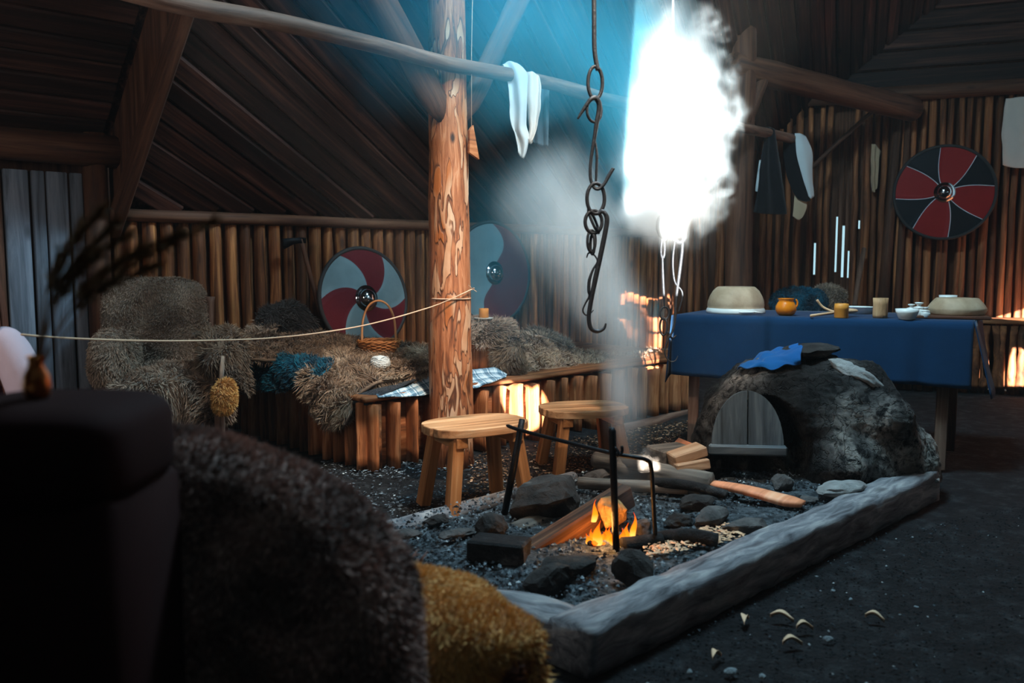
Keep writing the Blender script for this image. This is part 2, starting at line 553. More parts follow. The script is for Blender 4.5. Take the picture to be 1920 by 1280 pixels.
class MB:
    def __init__(self):
        self.v, self.g, self.f, self.m, self.t = [], [], [], [], []

    def add(self, vs, fs, gs=None, mi=0, tip=None):
        b = len(self.v)
        self.v += [Vector(p) for p in vs]
        self.g += [Vector(p) for p in (gs if gs is not None else vs)]
        self.t += list(tip) if tip is not None else [0.5] * len(vs)
        for i, f in enumerate(fs):
            self.f.append(tuple(b + k for k in f))
            self.m.append(mi if not isinstance(mi, (list, tuple)) else mi[i])
        return self

    def tube(self, pts, radii, n=10, cap=True, wob=0.0, seed=0.0, mi=0, flat=1.0, upv=None):
        pts = [Vector(p) for p in pts]
        if not isinstance(radii, (list, tuple)):
            radii = [radii] * len(pts)
        vs, gs, fs = [], [], []
        L = 0.0
        prev = None
        for i, p in enumerate(pts):
            t = (pts[min(i + 1, len(pts) - 1)] - pts[max(i - 1, 0)]).normalized()
            if prev is None:
                a = Vector(upv) if upv else (Vector((0, 0, 1)) if abs(t.z) < 0.9 else Vector((0, 1, 0)))
                x = (a - t * a.dot(t)).normalized()
            else:
                x = (prev - t * prev.dot(t)).normalized()
            prev = x
            y = t.cross(x)
            if i:
                L += (p - pts[i - 1]).length
            for k in range(n):
                th = 2 * math.pi * k / n
                r = radii[i] * (1 + wob * vnoise((math.cos(th) * 1.3, math.sin(th) * 1.3, L * 4), 1.0, seed))
                d = x * math.cos(th) * r + y * math.sin(th) * r * flat
                vs.append(p + d)
                gs.append((r * math.cos(th), r * math.sin(th), L))
        for i in range(len(pts) - 1):
            for k in range(n):
                k2 = (k + 1) % n
                fs.append((i * n + k, i * n + k2, (i + 1) * n + k2, (i + 1) * n + k))
        if cap:
            fs.append(tuple(range(n - 1, -1, -1)))
            fs.append(tuple((len(pts) - 1) * n + k for k in range(n)))
        return self.add(vs, fs, gs, mi)

    def box(self, size, mat=None, bev=0.0, mi=0, gax=2, jit=0.0, seed=0):
        bm = bmesh.new()
        bmesh.ops.create_cube(bm, size=1)
        for v in bm.verts:
            v.co = Vector((v.co.x * size[0], v.co.y * size[1], v.co.z * size[2]))
        if bev:
            bmesh.ops.bevel(bm, geom=bm.edges[:], offset=bev, segments=1, affect='EDGES')
        bm.verts.index_update()
        vs = [v.co.copy() for v in bm.verts]
        fs = [tuple(v.index for v in f.verts) for f in bm.faces]
        bm.free()
        if jit:
            vs = [v + Vector((vnoise(v, 9, seed), vnoise(v, 9, seed + 9), vnoise(v, 9, seed + 19))) * jit for v in vs]
        o = {2: (0, 1, 2), 0: (1, 2, 0), 1: (2, 0, 1)}[gax]
        gs = [(v[o[0]], v[o[1]], v[o[2]]) for v in vs]
        if mat is not None:
            vs = [mat @ v for v in vs]
        return self.add(vs, fs, gs, mi)

    def lathe(self, prof, base, n=28, mi=0, axis=None, wob=0.0):
        """prof: (radius, height); mi may be one index per band"""
        M = Matrix.Translation(base) @ (axis if axis is not None else Matrix.Identity(4))
        vs, gs, fs, ms = [], [], [], []
        for (r, h) in prof:
            for k in range(n):
                th = 2 * math.pi * k / n
                rr = r * (1 + wob * vnoise((math.cos(th), math.sin(th), h * 6), 1.5, 3))
                vs.append(M @ Vector((rr * math.cos(th), rr * math.sin(th), h)))
                gs.append((rr * math.cos(th), rr * math.sin(th), h))
        for i in range(len(prof) - 1):
            for k in range(n):
                k2 = (k + 1) % n
                fs.append((i * n + k, i * n + k2, (i + 1) * n + k2, (i + 1) * n + k))
                ms.append(mi[i] if isinstance(mi, (list, tuple)) else mi)
        e = len(prof) - 1
        fs.append(tuple(range(n - 1, -1, -1)))
        ms.append(mi[0] if isinstance(mi, (list, tuple)) else mi)
        fs.append(tuple(e * n + k for k in range(n)))
        ms.append(mi[-1] if isinstance(mi, (list, tuple)) else mi)
        return self.add(vs, fs, gs, ms)

    def pillow(self, c, h, rot=None, e=0.6, nu=28, nv=18, nz=0.0, ns=5.0, seed=0, mi=0):
        """superellipsoid: e=1 ellipsoid, small e boxy"""
        sg = lambda a, p: math.copysign(abs(a) ** p, a)
        M = rot.to_4x4() if rot is not None else Matrix.Identity(4)
        vs, gs, fs = [], [], []
        for j in range(1, nv):
            ph = -math.pi / 2 + math.pi * j / nv
            for i in range(nu):
                th = 2 * math.pi * i / nu
                p = Vector((h[0] * sg(math.cos(ph), e) * sg(math.cos(th), e), h[1] * sg(math.cos(ph), e) * sg(math.sin(th), e), h[2] * sg(math.sin(ph), e)))
                if nz:
                    p *= 1 + nz * vnoise(p, ns, seed) + nz * 0.5 * vnoise(p, ns * 2.7, seed + 5)
                gs.append(p.copy())
                vs.append(Vector(c) + (M @ p))
        for zz in (-1, 1):
            p = Vector((0, 0, zz * h[2]))
            gs.append(p)
            vs.append(Vector(c) + (M @ p))
        b, t = len(vs) - 2, len(vs) - 1
        for j in range(nv - 2):
            for i in range(nu):
                i2 = (i + 1) % nu
                fs.append((j * nu + i, j * nu + i2, (j + 1) * nu + i2, (j + 1) * nu + i))
        for i in range(nu):
            i2 = (i + 1) % nu
            fs.append((b, i2, i))
            fs.append((t, (nv - 2) * nu + i, (nv - 2) * nu + i2))
        return self.add(vs, fs, gs, mi)

    def rock(self, c, h, rot=0.0, seed=0, sub=3, rough=0.35, flat=0.0, mi=0, tilt=None):
        bm = bmesh.new()
        bmesh.ops.create_icosphere(bm, subdivisions=sub, radius=1)
        # facet the stone with a few random planes
        rr = random.Random(seed * 13 + 5)
        planes = []
        for _ in range(9):
            d = Vector((rr.uniform(-1, 1), rr.uniform(-1, 1), rr.uniform(-1, 1))).normalized()
            planes.append((d, rr.uniform(0.55, 0.85)))
        M = Matrix.Rotation(rot, 3, 'Z')
        if tilt is not None:
            M = tilt @ M
        vs = []
        for v in bm.verts:
            p = v.co.copy()
            for d, o in planes:
                q = p.dot(d)
                if q > o:
                    p -= d * (q - o) * 0.92
            p *= 1 + rough * 0.35 * vnoise(p, 2.2, seed) + rough * 0.14 * vnoise(p, 6, seed + 3)
            vs.append(Vector(c) + M @ Vector((p.x * h[0], p.y * h[1], p.z * h[2])))
        bm.verts.index_update()
        fs = [tuple(v.index for v in f.verts) for f in bm.faces]
        bm.free()
        return self.add(vs, fs, None, mi)

    def shell(self, grid, t=0.004, mi=0):
        """a grid of points (rows x cols) given thickness, closed at its edges"""
        g = np.asarray(grid, float)
        nu, nv = g.shape[:2]
        du = np.gradient(g, axis=0)
        dv = np.gradient(g, axis=1)
        n = np.cross(du, dv)
        n /= np.linalg.norm(n, axis=2, keepdims=True) + 1e-9
        A, B = g + n * t / 2, g - n * t / 2
        vs = [Vector(p) for p in A.reshape(-1, 3)] + [Vector(p) for p in B.reshape(-1, 3)]
        lu = np.zeros((nu, nv))
        lu[1:] = np.cumsum(np.linalg.norm(np.diff(g, axis=0), axis=2), axis=0)
        lv = np.zeros((nu, nv))
        lv[:, 1:] = np.cumsum(np.linalg.norm(np.diff(g, axis=1), axis=2), axis=1)
        gs = [Vector((lu.flat[i], 0, lv.flat[i])) for i in range(nu * nv)] * 2
        fs = []
        K = nu * nv
        for i in range(nu - 1):
            for j in range(nv - 1):
                a, b, c, d = i * nv + j, i * nv + j + 1, (i + 1) * nv + j + 1, (i + 1) * nv + j
                fs.append((d, c, b, a))
                fs.append((K + a, K + b, K + c, K + d))
        ring = [(0, j) for j in range(nv)] + [(i, nv - 1) for i in range(1, nu)] + [(nu - 1, j) for j in range(nv - 2, -1, -1)] + [(i, 0) for i in range(nu - 2, 0, -1)]
        for q in range(len(ring)):
            a = ring[q][0] * nv + ring[q][1]
            b = ring[(q + 1) % len(ring)][0] * nv + ring[(q + 1) % len(ring)][1]
            fs.append((b, a, K + a, K + b))
        return self.add(vs, fs, gs, mi)

    def prism(self, poly, th, M, mi=0, gaxis=0):
        """2-D outline in M's xy plane, th thick along M's z"""
        n = len(poly)
        vs = [M @ Vector((x, y, -th / 2)) for x, y in poly] + [M @ Vector((x, y, th / 2)) for x, y in poly]
        gs = [(y, z, x) if gaxis == 0 else (x, z, y) for z in (-th / 2, th / 2) for x, y in poly]
        fs = [tuple(range(n - 1, -1, -1)), tuple(range(n, 2 * n))]
        fs += [(k, (k + 1) % n, n + (k + 1) % n, n + k) for k in range(n)]
        return self.add(vs, fs, gs, mi)

    def fur(self, count, length, width=0.006, lean=(0, 0, -0.5), curl=0.5, clump=0.6, lift=0.8, mi=0, only=None):
        """strands of fleece rooted all over the faces built so far"""
        tris = []
        for f in self.f:
            for k in range(1, len(f) - 1):
                tris.append((f[0], f[k], f[k + 1]))
        V = np.array([tuple(v) for v in self.v])
        T = np.array(tris)
        a, b, c = V[T[:, 0]], V[T[:, 1]], V[T[:, 2]]
        cr = np.cross(b - a, c - a)
        ar = np.linalg.norm(cr, axis=1)
        nm = cr / (ar[:, None] + 1e-12)
        if only is not None:
            ar = ar * only((a + b + c) / 3, nm)
        idx = nr.choice(len(T), count, p=ar / ar.sum())
        r1, r2 = np.sqrt(nr.random(count)), nr.random(count)
        p = a[idx] * (1 - r1)[:, None] + b[idx] * (r1 * (1 - r2))[:, None] + c[idx] * (r1 * r2)[:, None]
        n = nm[idx]
        ln = np.array(lean, float)
        ks = nr.normal(size=(3, 3)) * 22
        cl = np.stack([np.sin(p @ ks[0] + 1), np.sin(p @ ks[1] + 2), np.sin(p @ ks[2] + 3)], 1)
        d = n * lift + ln + cl * clump + nr.normal(size=(count, 3)) * 0.28
        # never point back into the hide
        dn = (d * n).sum(1)
        d += n * np.maximum(0, 0.25 - dn)[:, None]
        d /= np.linalg.norm(d, axis=1, keepdims=True)
        L = length * (0.55 + 0.7 * nr.random(count))[:, None]
        cv = nr.normal(size=(count, 3)) * curl * 0.5 + np.array([0, 0, -curl * 0.5])
        mid = p + d * L * 0.55
        tipp = mid + (d + cv) / (np.linalg.norm(d + cv, axis=1, keepdims=True) + 1e-9) * L * 0.5
        s = np.cross(d, nr.normal(size=(count, 3)))
        s /= np.linalg.norm(s, axis=1, keepdims=True) + 1e-9
        w = width * (0.6 + 0.8 * nr.random(count))[:, None]
        vs = np.stack([p - s * w / 2, p + s * w / 2, mid + s * w * 0.42, mid - s * w * 0.42, tipp], 1).reshape(-1, 3)
        base = len(self.v)
        self._hair = getattr(self, '_hair', [])
        self._hair.append((vs, count, mi))
        return self

    def build(self, name, mats, parent=None, smooth=True, origin=None, auto=None):
        """one mesh object; vertices are given in room coordinates"""
        if not isinstance(mats, (list, tuple)):
            mats = [mats]
        V = np.array([tuple(v) for v in self.v]) if self.v else np.zeros((0, 3))
        if origin is None:
            if parent is not None:
                origin = Vector((0, 0, 0))
            else:
                lo, hi = V.min(0), V.max(0)
                origin = Vector(((lo[0] + hi[0]) / 2, (lo[1] + hi[1]) / 2, lo[2]))
        pl = WORLD_LOC.get(parent.name, Vector((0, 0, 0))) if parent is not None else Vector((0, 0, 0))
        off = origin + pl if parent is not None else origin
        bm = bmesh.new()
        bv = [bm.verts.new(Vector(v) - off) for v in self.v]
        mm = []
        for f, mi in zip(self.f, self.m):
            try:
                bf = bm.faces.new([bv[k] for k in f])
                bf.material_index = mi
                bf.smooth = smooth
            except ValueError:
                pass
        bmesh.ops.recalc_face_normals(bm, faces=bm.faces)
        me = bpy.data.meshes.new(name)
        bm.to_mesh(me)
        bm.free()
        G_ = np.array([tuple(v) for v in self.g], float) if self.g else np.zeros((0, 3))
        T_ = np.array(self.t, float)
        hairs = getattr(self, '_hair', [])
        if hairs:
            v0 = np.empty(len(me.vertices) * 3)
            me.vertices.foreach_get('co', v0)
            polys = [tuple(q.vertices) for q in me.polygons]
            mis = [q.material_index for q in me.polygons]
            lt = [len(q) for q in polys]
            lv = np.array([k for q in polys for k in q], np.int64)
            allv = [v0.reshape(-1, 3)]
            loops, ltot, mi_all = [lv], [np.array(lt, np.int64)], [np.array(mis, np.int64)]
            nb = len(me.vertices)
            tips = [T_]
            for vs, cnt, mi in hairs:
                allv.append(vs - np.array(tuple(off)))
                bidx = nb + np.arange(cnt) * 5
                q = np.stack([bidx, bidx + 1, bidx + 2, bidx + 3, bidx + 3, bidx + 2, bidx + 4], 1)
                loops.append(q.reshape(-1))
                ltot.append(np.tile([4, 3], cnt))
                mi_all.append(np.full(cnt * 2, mi))
                tips.append(np.tile([0.0, 0.0, 0.6, 0.6, 1.0], cnt))
                nb += cnt * 5
            av = np.concatenate(allv)
            lp = np.concatenate(loops)
            lt = np.concatenate(ltot)
            me2 = bpy.data.meshes.new(name)
            me2.vertices.add(len(av))
            me2.vertices.foreach_set('co', av.reshape(-1))
            me2.loops.add(len(lp))
            me2.loops.foreach_set('vertex_index', lp.astype(np.int32))
            me2.polygons.add(len(lt))
            st = np.concatenate([[0], np.cumsum(lt)[:-1]])
            me2.polygons.foreach_set('loop_start', st.astype(np.int32))
            me2.polygons.foreach_set('material_index', np.concatenate(mi_all).astype(np.int32))
            me2.polygons.foreach_set('use_smooth', np.ones(len(lt), bool))
            me2.update(calc_edges=True)
            bpy.data.meshes.remove(me)
            me = me2
            me.name = name
            T_ = np.concatenate(tips)
            G_ = np.concatenate([G_, np.zeros((len(av) - len(G_), 3))])
        at = me.attributes.new('gr', 'FLOAT_VECTOR', 'POINT')
        at.data.foreach_set('vector', G_.reshape(-1).astype(np.float32))
        at = me.attributes.new('tip', 'FLOAT', 'POINT')
        at.data.foreach_set('value', T_.astype(np.float32))
        for m in mats:
            me.materials.append(m)
        o = bpy.data.objects.new(name, me)
        COL.objects.link(o)
        o.location = origin
        if parent is not None:
            o.parent = parent
        WORLD_LOC[o.name] = off.copy()
        return o


WORLD_LOC = {}


def tag(o, label=None, cat=None, group=None, kind=None):
    if label:
        o['label'] = label
    if cat:
        o['category'] = cat
    if group:
        o['group'] = group
    if kind:
        o['kind'] = kind
    return o


def thing(name, label, cat, loc=(0, 0, 0), group=None):
    o = bpy.data.objects.new(name, None)
    o.empty_display_size = 0.1
    COL.objects.link(o)
    o.location = loc
    WORLD_LOC[o.name] = Vector(loc)
    return tag(o, label, cat, group)


def struct(o):
    o['kind'] = 'structure'
    return o


def copy_mesh(src, name, M, parent=None):
    """another object on the same mesh, matrix M in room coordinates"""
    o = src.copy()
    o.name = name
    COL.objects.link(o)
    if parent is not None:
        o.parent = parent
        M = Matrix.Translation(-WORLD_LOC[parent.name]) @ M
    o.matrix_basis = M
    return o


def proto(mb, name, mats, smooth=True):
    """mesh data only, for pieces placed by matrix"""
    o = mb.build(name, mats, None, smooth, origin=Vector((0, 0, 0)))
    me = o.data
    bpy.data.objects.remove(o)
    return me


def piece(me, name, M, parent=None):
    o = bpy.data.objects.new(name, me)
    COL.objects.link(o)
    if parent is not None:
        o.parent = parent
        M = Matrix.Translation(-WORLD_LOC[parent.name]) @ M
    o.matrix_basis = M
    return o


def frame(o, x, y=None, z=None):
    """matrix with origin o and axes x, y, z"""
    x = Vector(x).normalized()
    if z is None:
        y = Vector(y)
        z = x.cross(y).normalized()
        y = z.cross(x).normalized()
    elif y is None:
        z = Vector(z)
        y = z.cross(x).normalized()
        z = x.cross(y).normalized()
    M = Matrix((x, y, z)).transposed().to_4x4()
    M.translation = Vector(o)
    return M


def cat_rom(a, m):
    """Catmull-Rom resample of a along axis 0 to m samples"""
    a = np.asarray(a, float)
    n = len(a)
    t = np.linspace(0, n - 1, m)
    i = np.minimum(t.astype(int), n - 2)
    f = (t - i).reshape((-1,) + (1,) * (a.ndim - 1))
    g = lambda k: a[np.clip(k, 0, n - 1)]
    p0, p1, p2, p3 = g(i - 1), g(i), g(i + 1), g(i + 2)
    return 0.5 * (2 * p1 + (p2 - p0) * f + (2 * p0 - 5 * p1 + 4 * p2 - p3) * f * f + (3 * p1 - p0 - 3 * p2 + p3) * f ** 3)


def surf(rows, nu, nv, nz=0.0, ns=9.0, seed=0.0):
    g = np.array([[tuple(p) for p in r] for r in rows], float)
    g = cat_rom(g, nu)
    g = np.swapaxes(cat_rom(np.swapaxes(g, 0, 1), nv), 0, 1)
    if nz:
        for i in range(nu):
            for j in range(nv):
                p = g[i, j].copy()
                g[i, j] += nz * np.array([vnoise(p, ns, seed), vnoise(p, ns, seed + 4), vnoise(p, ns, seed + 8)])
    return g


def rowsP(rows):
    return [[P(*q) for q in r] for r in rows]


def path(pts, m):
    return [Vector(p) for p in cat_rom([tuple(p) for p in pts], m)]

# ================================================================== SETTING
TAN = 0.9
EAVE = 1.5
A0 = wall_a(222)
CS, SN = 1 / math.hypot(1, TAN), TAN / math.hypot(1, TAN)

# floor -------------------------------------------------------------
mb = MB()
n = 90
vs = []
for i in range(n + 1):
    for j in range(n + 1):
        x, y = -6 + 13 * i / n, -3 + 14.5 * j / n
        vs.append((x, y, 0.012 * vnoise((x, y, 0), 2.2) + 0.006 * vnoise((x, y, 0), 7) - 0.012))
mb.add(vs, [(i * (n + 1) + j, (i + 1) * (n + 1) + j, (i + 1) * (n + 1) + j + 1, i * (n + 1) + j + 1) for i in range(n) for j in range(n)])
floor = struct(mb.build('floor', M_dirt, origin=Vector((0, 0, 0))))

# long log wall ------------------------------------------------------
mb = MB()
mb.box((A0 * -1 + 4.2, 0.05, 1.56), frame(LW((A0 + 4.2) / 2, -0.09, 0.78), U, -N))
wall_left = struct(mb.build('wall_left', M_wall))
protos = []
for k in range(7):
    mb = MB()
    w = 0.05 + 0.012 * rnd.random()
    m_ = 7
    pts = [(0.006 * vnoise((i * .8, k, 0)), 0, 1.5 * i / m_) for i in range(m_ + 1)]
    mb.tube(pts, [w * (1 + 0.12 * vnoise((i * 0.9, k * 3.1, 2))) for i in range(m_ + 1)], n=10, wob=0.16, seed=k * 3.3, flat=0.72)
    protos.append((w, proto(mb, 'wall_log', M_wall)))
a = A0 + 0.04
while a < 3.75:
    w, me = rnd.choice(protos)
    M = frame(LW(a + w, -0.03 + rnd.uniform(-0.008, 0.008), 0), U, z=Z) @ Matrix.Diagonal((rnd.uniform(.95, 1.15), 1, rnd.uniform(.985, 1.0), 1))
    if rnd.random() < 0.5:
        M = M @ Matrix.Translation((0, 0, 1.5)) @ Matrix.Rotation(math.pi, 4, 'X')
    piece(me, 'log', M, wall_left)
    a += 2 * w + 0.004
mb = MB()
mb.tube([LW(A0 - 0.05 + (3.95 - A0) * i / 10, 0.03 + 0.01 * vnoise((i, 0, 0)), 1.5 + 0.008 * vnoise((i, 3, 0))) for i in range(11)], 0.042, n=10, wob=0.1)
struct(mb.build('trim_1', M_beam))

# entrance: plank door, its posts and lintel ---------------------------------
mb = MB()
dz = 1.78
mb.box((3.6, 0.04, 2.1), frame(LW(A0 - 1.6, -0.16, 1.05), U, -N))
door_1 = struct(mb.build('door_1', M_beam))
edges = [(-150, -92), (-88, -40), (-36, 12), (14, 63), (67, 93), (95, 136), (139, 163)]
for i, (x0, x1) in enumerate(edges):
    a0, a1 = wall_a(x0, -0.08), wall_a(x1, -0.08)
    mb = MB()
    mb.box((a1 - a0 - 0.006, 0.035, dz - 0.05), frame(LW((a0 + a1) / 2, -0.1 + rnd.uniform(-.008, .008), dz / 2), U, -N), bev=0.006)
    mb.build('plank', M_grey if 2 < i else M_beam, door_1)
mb = MB()
am = wall_a(186, 0)
mb.tube([LW(am, 0.0, 0), LW(am, 0.0, 1.0), LW(am, 0.0, 2.0)], 0.075, n=10, wob=0.12)
struct(mb.build('trim_2', M_beam))
mb = MB()
mb.tube([LW(A0 - 2.6 + 2.7 * i / 8, 0.04, dz + 0.11 + 0.01 * vnoise((i, 1, 5))) for i in range(9)], [0.10 + 0.01 * vnoise((i, 7, 1)) for i in range(9)], n=10, wob=0.1)
struct(mb.build('trim_3', M_beam))

# roof ---------------------------------------------------------------------
def roof_pt(a, s, lift=0.0, off=0.0):
    return LW(a, s * CS - off * SN * 0, EAVE + s * SN + lift) + (Z * CS - N * SN) * off


mb = MB()
Q = lambda *p: mb.add(p, [tuple(range(len(p)))])
rb = 3.3
zr = lambda b: EAVE + 0.09 + TAN * b
Q(LW(A0, -0.3, zr(-0.3)), LW(5.5, -0.3, zr(-0.3)), LW(5.5, rb, zr(rb)), LW(A0, rb, zr(rb)))
zd = lambda b: 1.95 + 0.09 + TAN * b
Q(LW(-8.5, -0.3, zd(-0.3)), LW(A0, -0.3, zd(-0.3)), LW(A0, 3.1, zd(3.1)), LW(-8.5, 3.1, zd(3.1)))
Q(LW(-8.5, 3.1, zd(3.1)), LW(A0 - 0.4, 3.1, zd(3.1)), LW(A0 - 0.4, 3.6, 4.85), LW(-8.5, 3.6, 4.85))
Q(LW(0.2, rb, zr(rb)), LW(5.5, rb, zr(rb)), LW(5.5, 3.6, 4.85), LW(0.2, 3.6, 4.85))
Q(LW(A0, 3.1, zd(3.1)), LW(A0 - 0.4, 3.1, zd(3.1)), LW(A0 - 0.4, 3.6, 4.85), LW(A0, 3.6, 4.85))
# unseen slope over the eye, its holes cut to throw the wanted sun patches
NA, NB = LW(-8.5, 3.6, 4.85), LW(-8.5, 7.8, 4.85 - 4.2 * TAN)
nbx = (NB - NA).normalized()


def to_slope(p):
    nn = U.cross(nbx)
    t = (NA - p).dot(nn) / SUN.dot(nn)
    q = p + SUN * t - NA
    return (q.dot(U), q.dot(nbx))


HOLES = [[(1194, -20, 4.3), (1300, -10, 4.3), (1400, 40, 4.3), (1412, 330, 4.3), (1360, 420, 4.3), (1310, 450, 4.3), (1290, 400, 4.3), (1289, 548, 4.3), (1240, 548, 4.3), (1238, 388, 4.3), (1176, 372, 4.3), (1168, 300, 4.3)],
         [(946, 726, 5.66), (960, 720, 5.66), (972, 727, 5.66), (984, 720, 5.66), (996, 728, 5.66), (1008, 722, 5.66), (1020, 740, 5.66), (1028, 765, 5.66), (1008, 800, 5.66), (985, 812, 5.66), (962, 790, 5.66), (948, 760, 5.66)],
         [(1198, 856, 4.02), (1236, 854, 4.02), (1236, 880, 4.02), (1200, 881, 4.02)],
         [(1894, 572, 7.6), (2250, 480, 7.6), (2250, 640, 7.6), (1960, 606, 7.6), (1896, 594, 7.6)],
         [(1905, 650, 7.6), (1915, 650, 7.6), (1960, 690, 7.6), (2200, 690, 7.6), (2200, 745, 7.6), (1890, 720, 7.6), (1892, 695, 7.6)]]
outer = [(0, 0), (14.0, 0), (14.0, (NB - NA).length), (0, (NB - NA).length)]
loops = [outer] + [[to_slope(P(*h)) for h in H_] for H_ in HOLES]
from mathutils.geometry import tessellate_polygon
flat = [q for lp_ in loops for q in lp_]
mb.add([NA + U * x + nbx * y for x, y in flat], [t for t in tessellate_polygon([[Vector((x, y, 0)) for x, y in lp_] for lp_ in loops])])
ceiling = struct(mb.build('ceiling', M_roof, smooth=False, origin=Vector((0, 0, 0))))


def roof_hit(px, py):
    r = ray(px, py)
    o = Vector((0, 0, CH))
    nn = N * SN * -1 + Z * CS
    p0 = LW(0, 0, EAVE)
    t = (p0 - o).dot(nn) / r.dot(nn)
    q = o + r * t - p0
    return q.dot(U), q.dot(N * CS + Z * SN)


h0, h1 = roof_hit(450, 67), roof_hit(633, 240)
bd = Vector((h1[0] - h0[0], h1[1] - h0[1])).normalized()
bn = Vector((-bd.y, bd.x))
ES = N * CS + Z * SN
EO = Z * CS - N * SN
lo, hi = (A0 + 0.02, 0.02), (5.2, 3.5)
BW = 0.135
cs = [Vector((x, y)).dot(bn) for x in (lo[0], hi[0]) for y in (lo[1], hi[1])]
k = min(cs)
while k < max(cs):
    # clip the strip's centre line to the slope
    t0, t1 = -99, 99
    p = bn * (k + BW / 2)
    for ax in (0, 1):
        if abs(bd[ax]) > 1e-6:
            q0, q1 = (lo[ax] - p[ax]) / bd[ax], (hi[ax] - p[ax]) / bd[ax]
            t0, t1 = max(t0, min(q0, q1)), min(t1, max(q0, q1))
    if t1 - t0 > 0.15:
        c = p + bd * ((t0 + t1) / 2)
        ctr = LW(c.x, 0, EAVE) + ES * c.y + EO * rnd.uniform(0.015, 0.04)
        ax = U * bd.x + ES * bd.y
        ay = U * bn.x + ES * bn.y
        mb = MB()
        mb.box((t1 - t0 - 0.01, BW * rnd.uniform(0.86, 0.98), 0.045), frame(ctr, ax, ay) @ Matrix.Rotation(rnd.uniform(-.10, .10), 4, 'X'), bev=0.012, gax=0)
        mb.build('board', M_roof, ceiling, smooth=False)
    k += BW
for i in range(24):
    b = 0.05 + i * 0.14 * CS
    mb = MB()
    mb.box((4.2, 0.13, 0.04), frame(LW(A0 - 2.16, b, 1.98 + TAN * b) + EO * rnd.uniform(0, .02), U, ES), bev=0.01, gax=0)
    mb.build('board', M_roof, ceiling, smooth=False)
# dark cheek and rafter where the entrance roof is lifted
mb = MB()
Q(LW(A0, -0.1, EAVE - 0.09), LW(A0, 3.1, EAVE + TAN * 3.1), LW(A0, 3.1, zd(3.1)), LW(A0, -0.1, zd(-0.1)))
mb.box((4.4, 0.07, 0.13), frame(LW(A0, 1.55, EAVE + TAN * 1.55 - 0.03), ES, U), bev=0.012, gax=0)
struct(mb.build('trim_4', M_beam, smooth=False))

# end wall of upright sticks ---------------------------------------------------
ZT = 2.83
gaps = []
for (x, y0, y1, w) in ((1527, 455, 515, .022), (1567, 405, 510, .018), (1580, 422, 520, .024), (1591, 470, 521, .016), (1609, 412, 428, .016), (1850, 490, 560, .008)):
    s = end_s(x)
    d = EW(s, 0, 0).y
    gaps.append((s, P(x, y1, d).z, P(x, y0, d).z, w))
gaps.sort()
mb = MB()
cur = -0.6


def wallbox(s0, s1, z0, z1):
    if s1 - s0 > 0.002 and z1 - z0 > 0.002:
        mb.box((s1 - s0, 0.03, z1 - z0), frame(EW((s0 + s1) / 2, -0.13, (z0 + z1) / 2), E, -EN))


for (s, z0, z1, w) in gaps:
    wallbox(cur, s - w / 2, 0, ZT)
    wallbox(s - w / 2, s + w / 2, 0, z0)
    wallbox(s - w / 2, s + w / 2, z1, ZT)
    cur = s + w / 2
wallbox(cur, 8.2, 0, ZT)
wall_right = struct(mb.build('wall_right', M_beam))
sp = []
for k in range(8):
    mb = MB()
    r = 0.027 + 0.014 * rnd.random()
    m_ = 8
    bend = rnd.uniform(-.03, .03)
    pts = [(bend * math.sin(i / m_ * 3.1) + 0.012 * vnoise((i * .7, k, 9)), 0.01 * vnoise((i, k, 4)), 2.85 * i / m_) for i in range(m_ + 1)]
    mb.tube(pts, [r * (1.1 - 0.25 * i / m_ + 0.1 * vnoise((i, k * 2.2, 6))) for i in range(m_ + 1)], n=7, wob=0.12, seed=k)
    sp.append((r, proto(mb, 'wall_stick', M_stick)))
s = 0.0
while s < 6.9:
    r, me = rnd.choice(sp)
    for (g, z0, z1, w) in gaps:
        if s < g + w / 2 and s + 2 * r > g - w / 2:
            s = g + w / 2 + 0.002
    M = frame(EW(s + r, rnd.uniform(-0.02, 0.02), -0.01), E, z=Z + E * rnd.uniform(-.012, .012)) @ Matrix.Diagonal((1, 1, rnd.uniform(.97, 1.0), 1))
    piece(me, 'stick', M, wall_right)
    s += 2 * r + rnd.choice((0.004, 0.012, 0.026))
for (x0, x1, r) in ((1672, 1652, 0.05), (1690, 1682, 0.03)):
    mb = MB()
    mb.tube([EW(end_s(x1), 0.09, 0), EW(end_s((x0 + x1) / 2), 0.09, 1.4), EW(end_s(x0), 0.09, 2.8)], [r * 1.1, r, r * .9], n=9, wob=0.12)
    mb.build('upright', M_beam, wall_right)
mb = MB()
mb.tube([EW(-0.2 + 7.4 * i / 9, 0.05, ZT + 0.02 * vnoise((i, 2, 2))) for i in range(10)], 0.075, n=10, wob=0.1)
struct(mb.build('trim_5', M_beam))
mb = MB()
mb.box((9, 0.04, 2.6), frame(EW(3.7, -0.1, ZT + 1.3), E, -EN))
gable = struct(mb.build('wall_gable', M_beam))
for i in range(11):
    mb = MB()
    mb.box((8.6, 0.035, 0.17), frame(EW(3.6, -0.05 + rnd.uniform(-.01, .01), ZT + 0.16 + i * 0.18), E, -EN), bev=0.01, gax=0)
    mb.build('board', M_roof, gable, smooth=False)

# the walls behind the eye, closing the room ------------------------------------------
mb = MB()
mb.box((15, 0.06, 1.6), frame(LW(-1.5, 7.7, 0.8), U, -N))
struct(mb.build('wall_near', M_beam))
mb = MB()
mb.box((8.2, 0.06, 5.0), frame(LW(-8.5, 3.8, 2.5), N, U))
struct(mb.build('wall_back', M_beam))

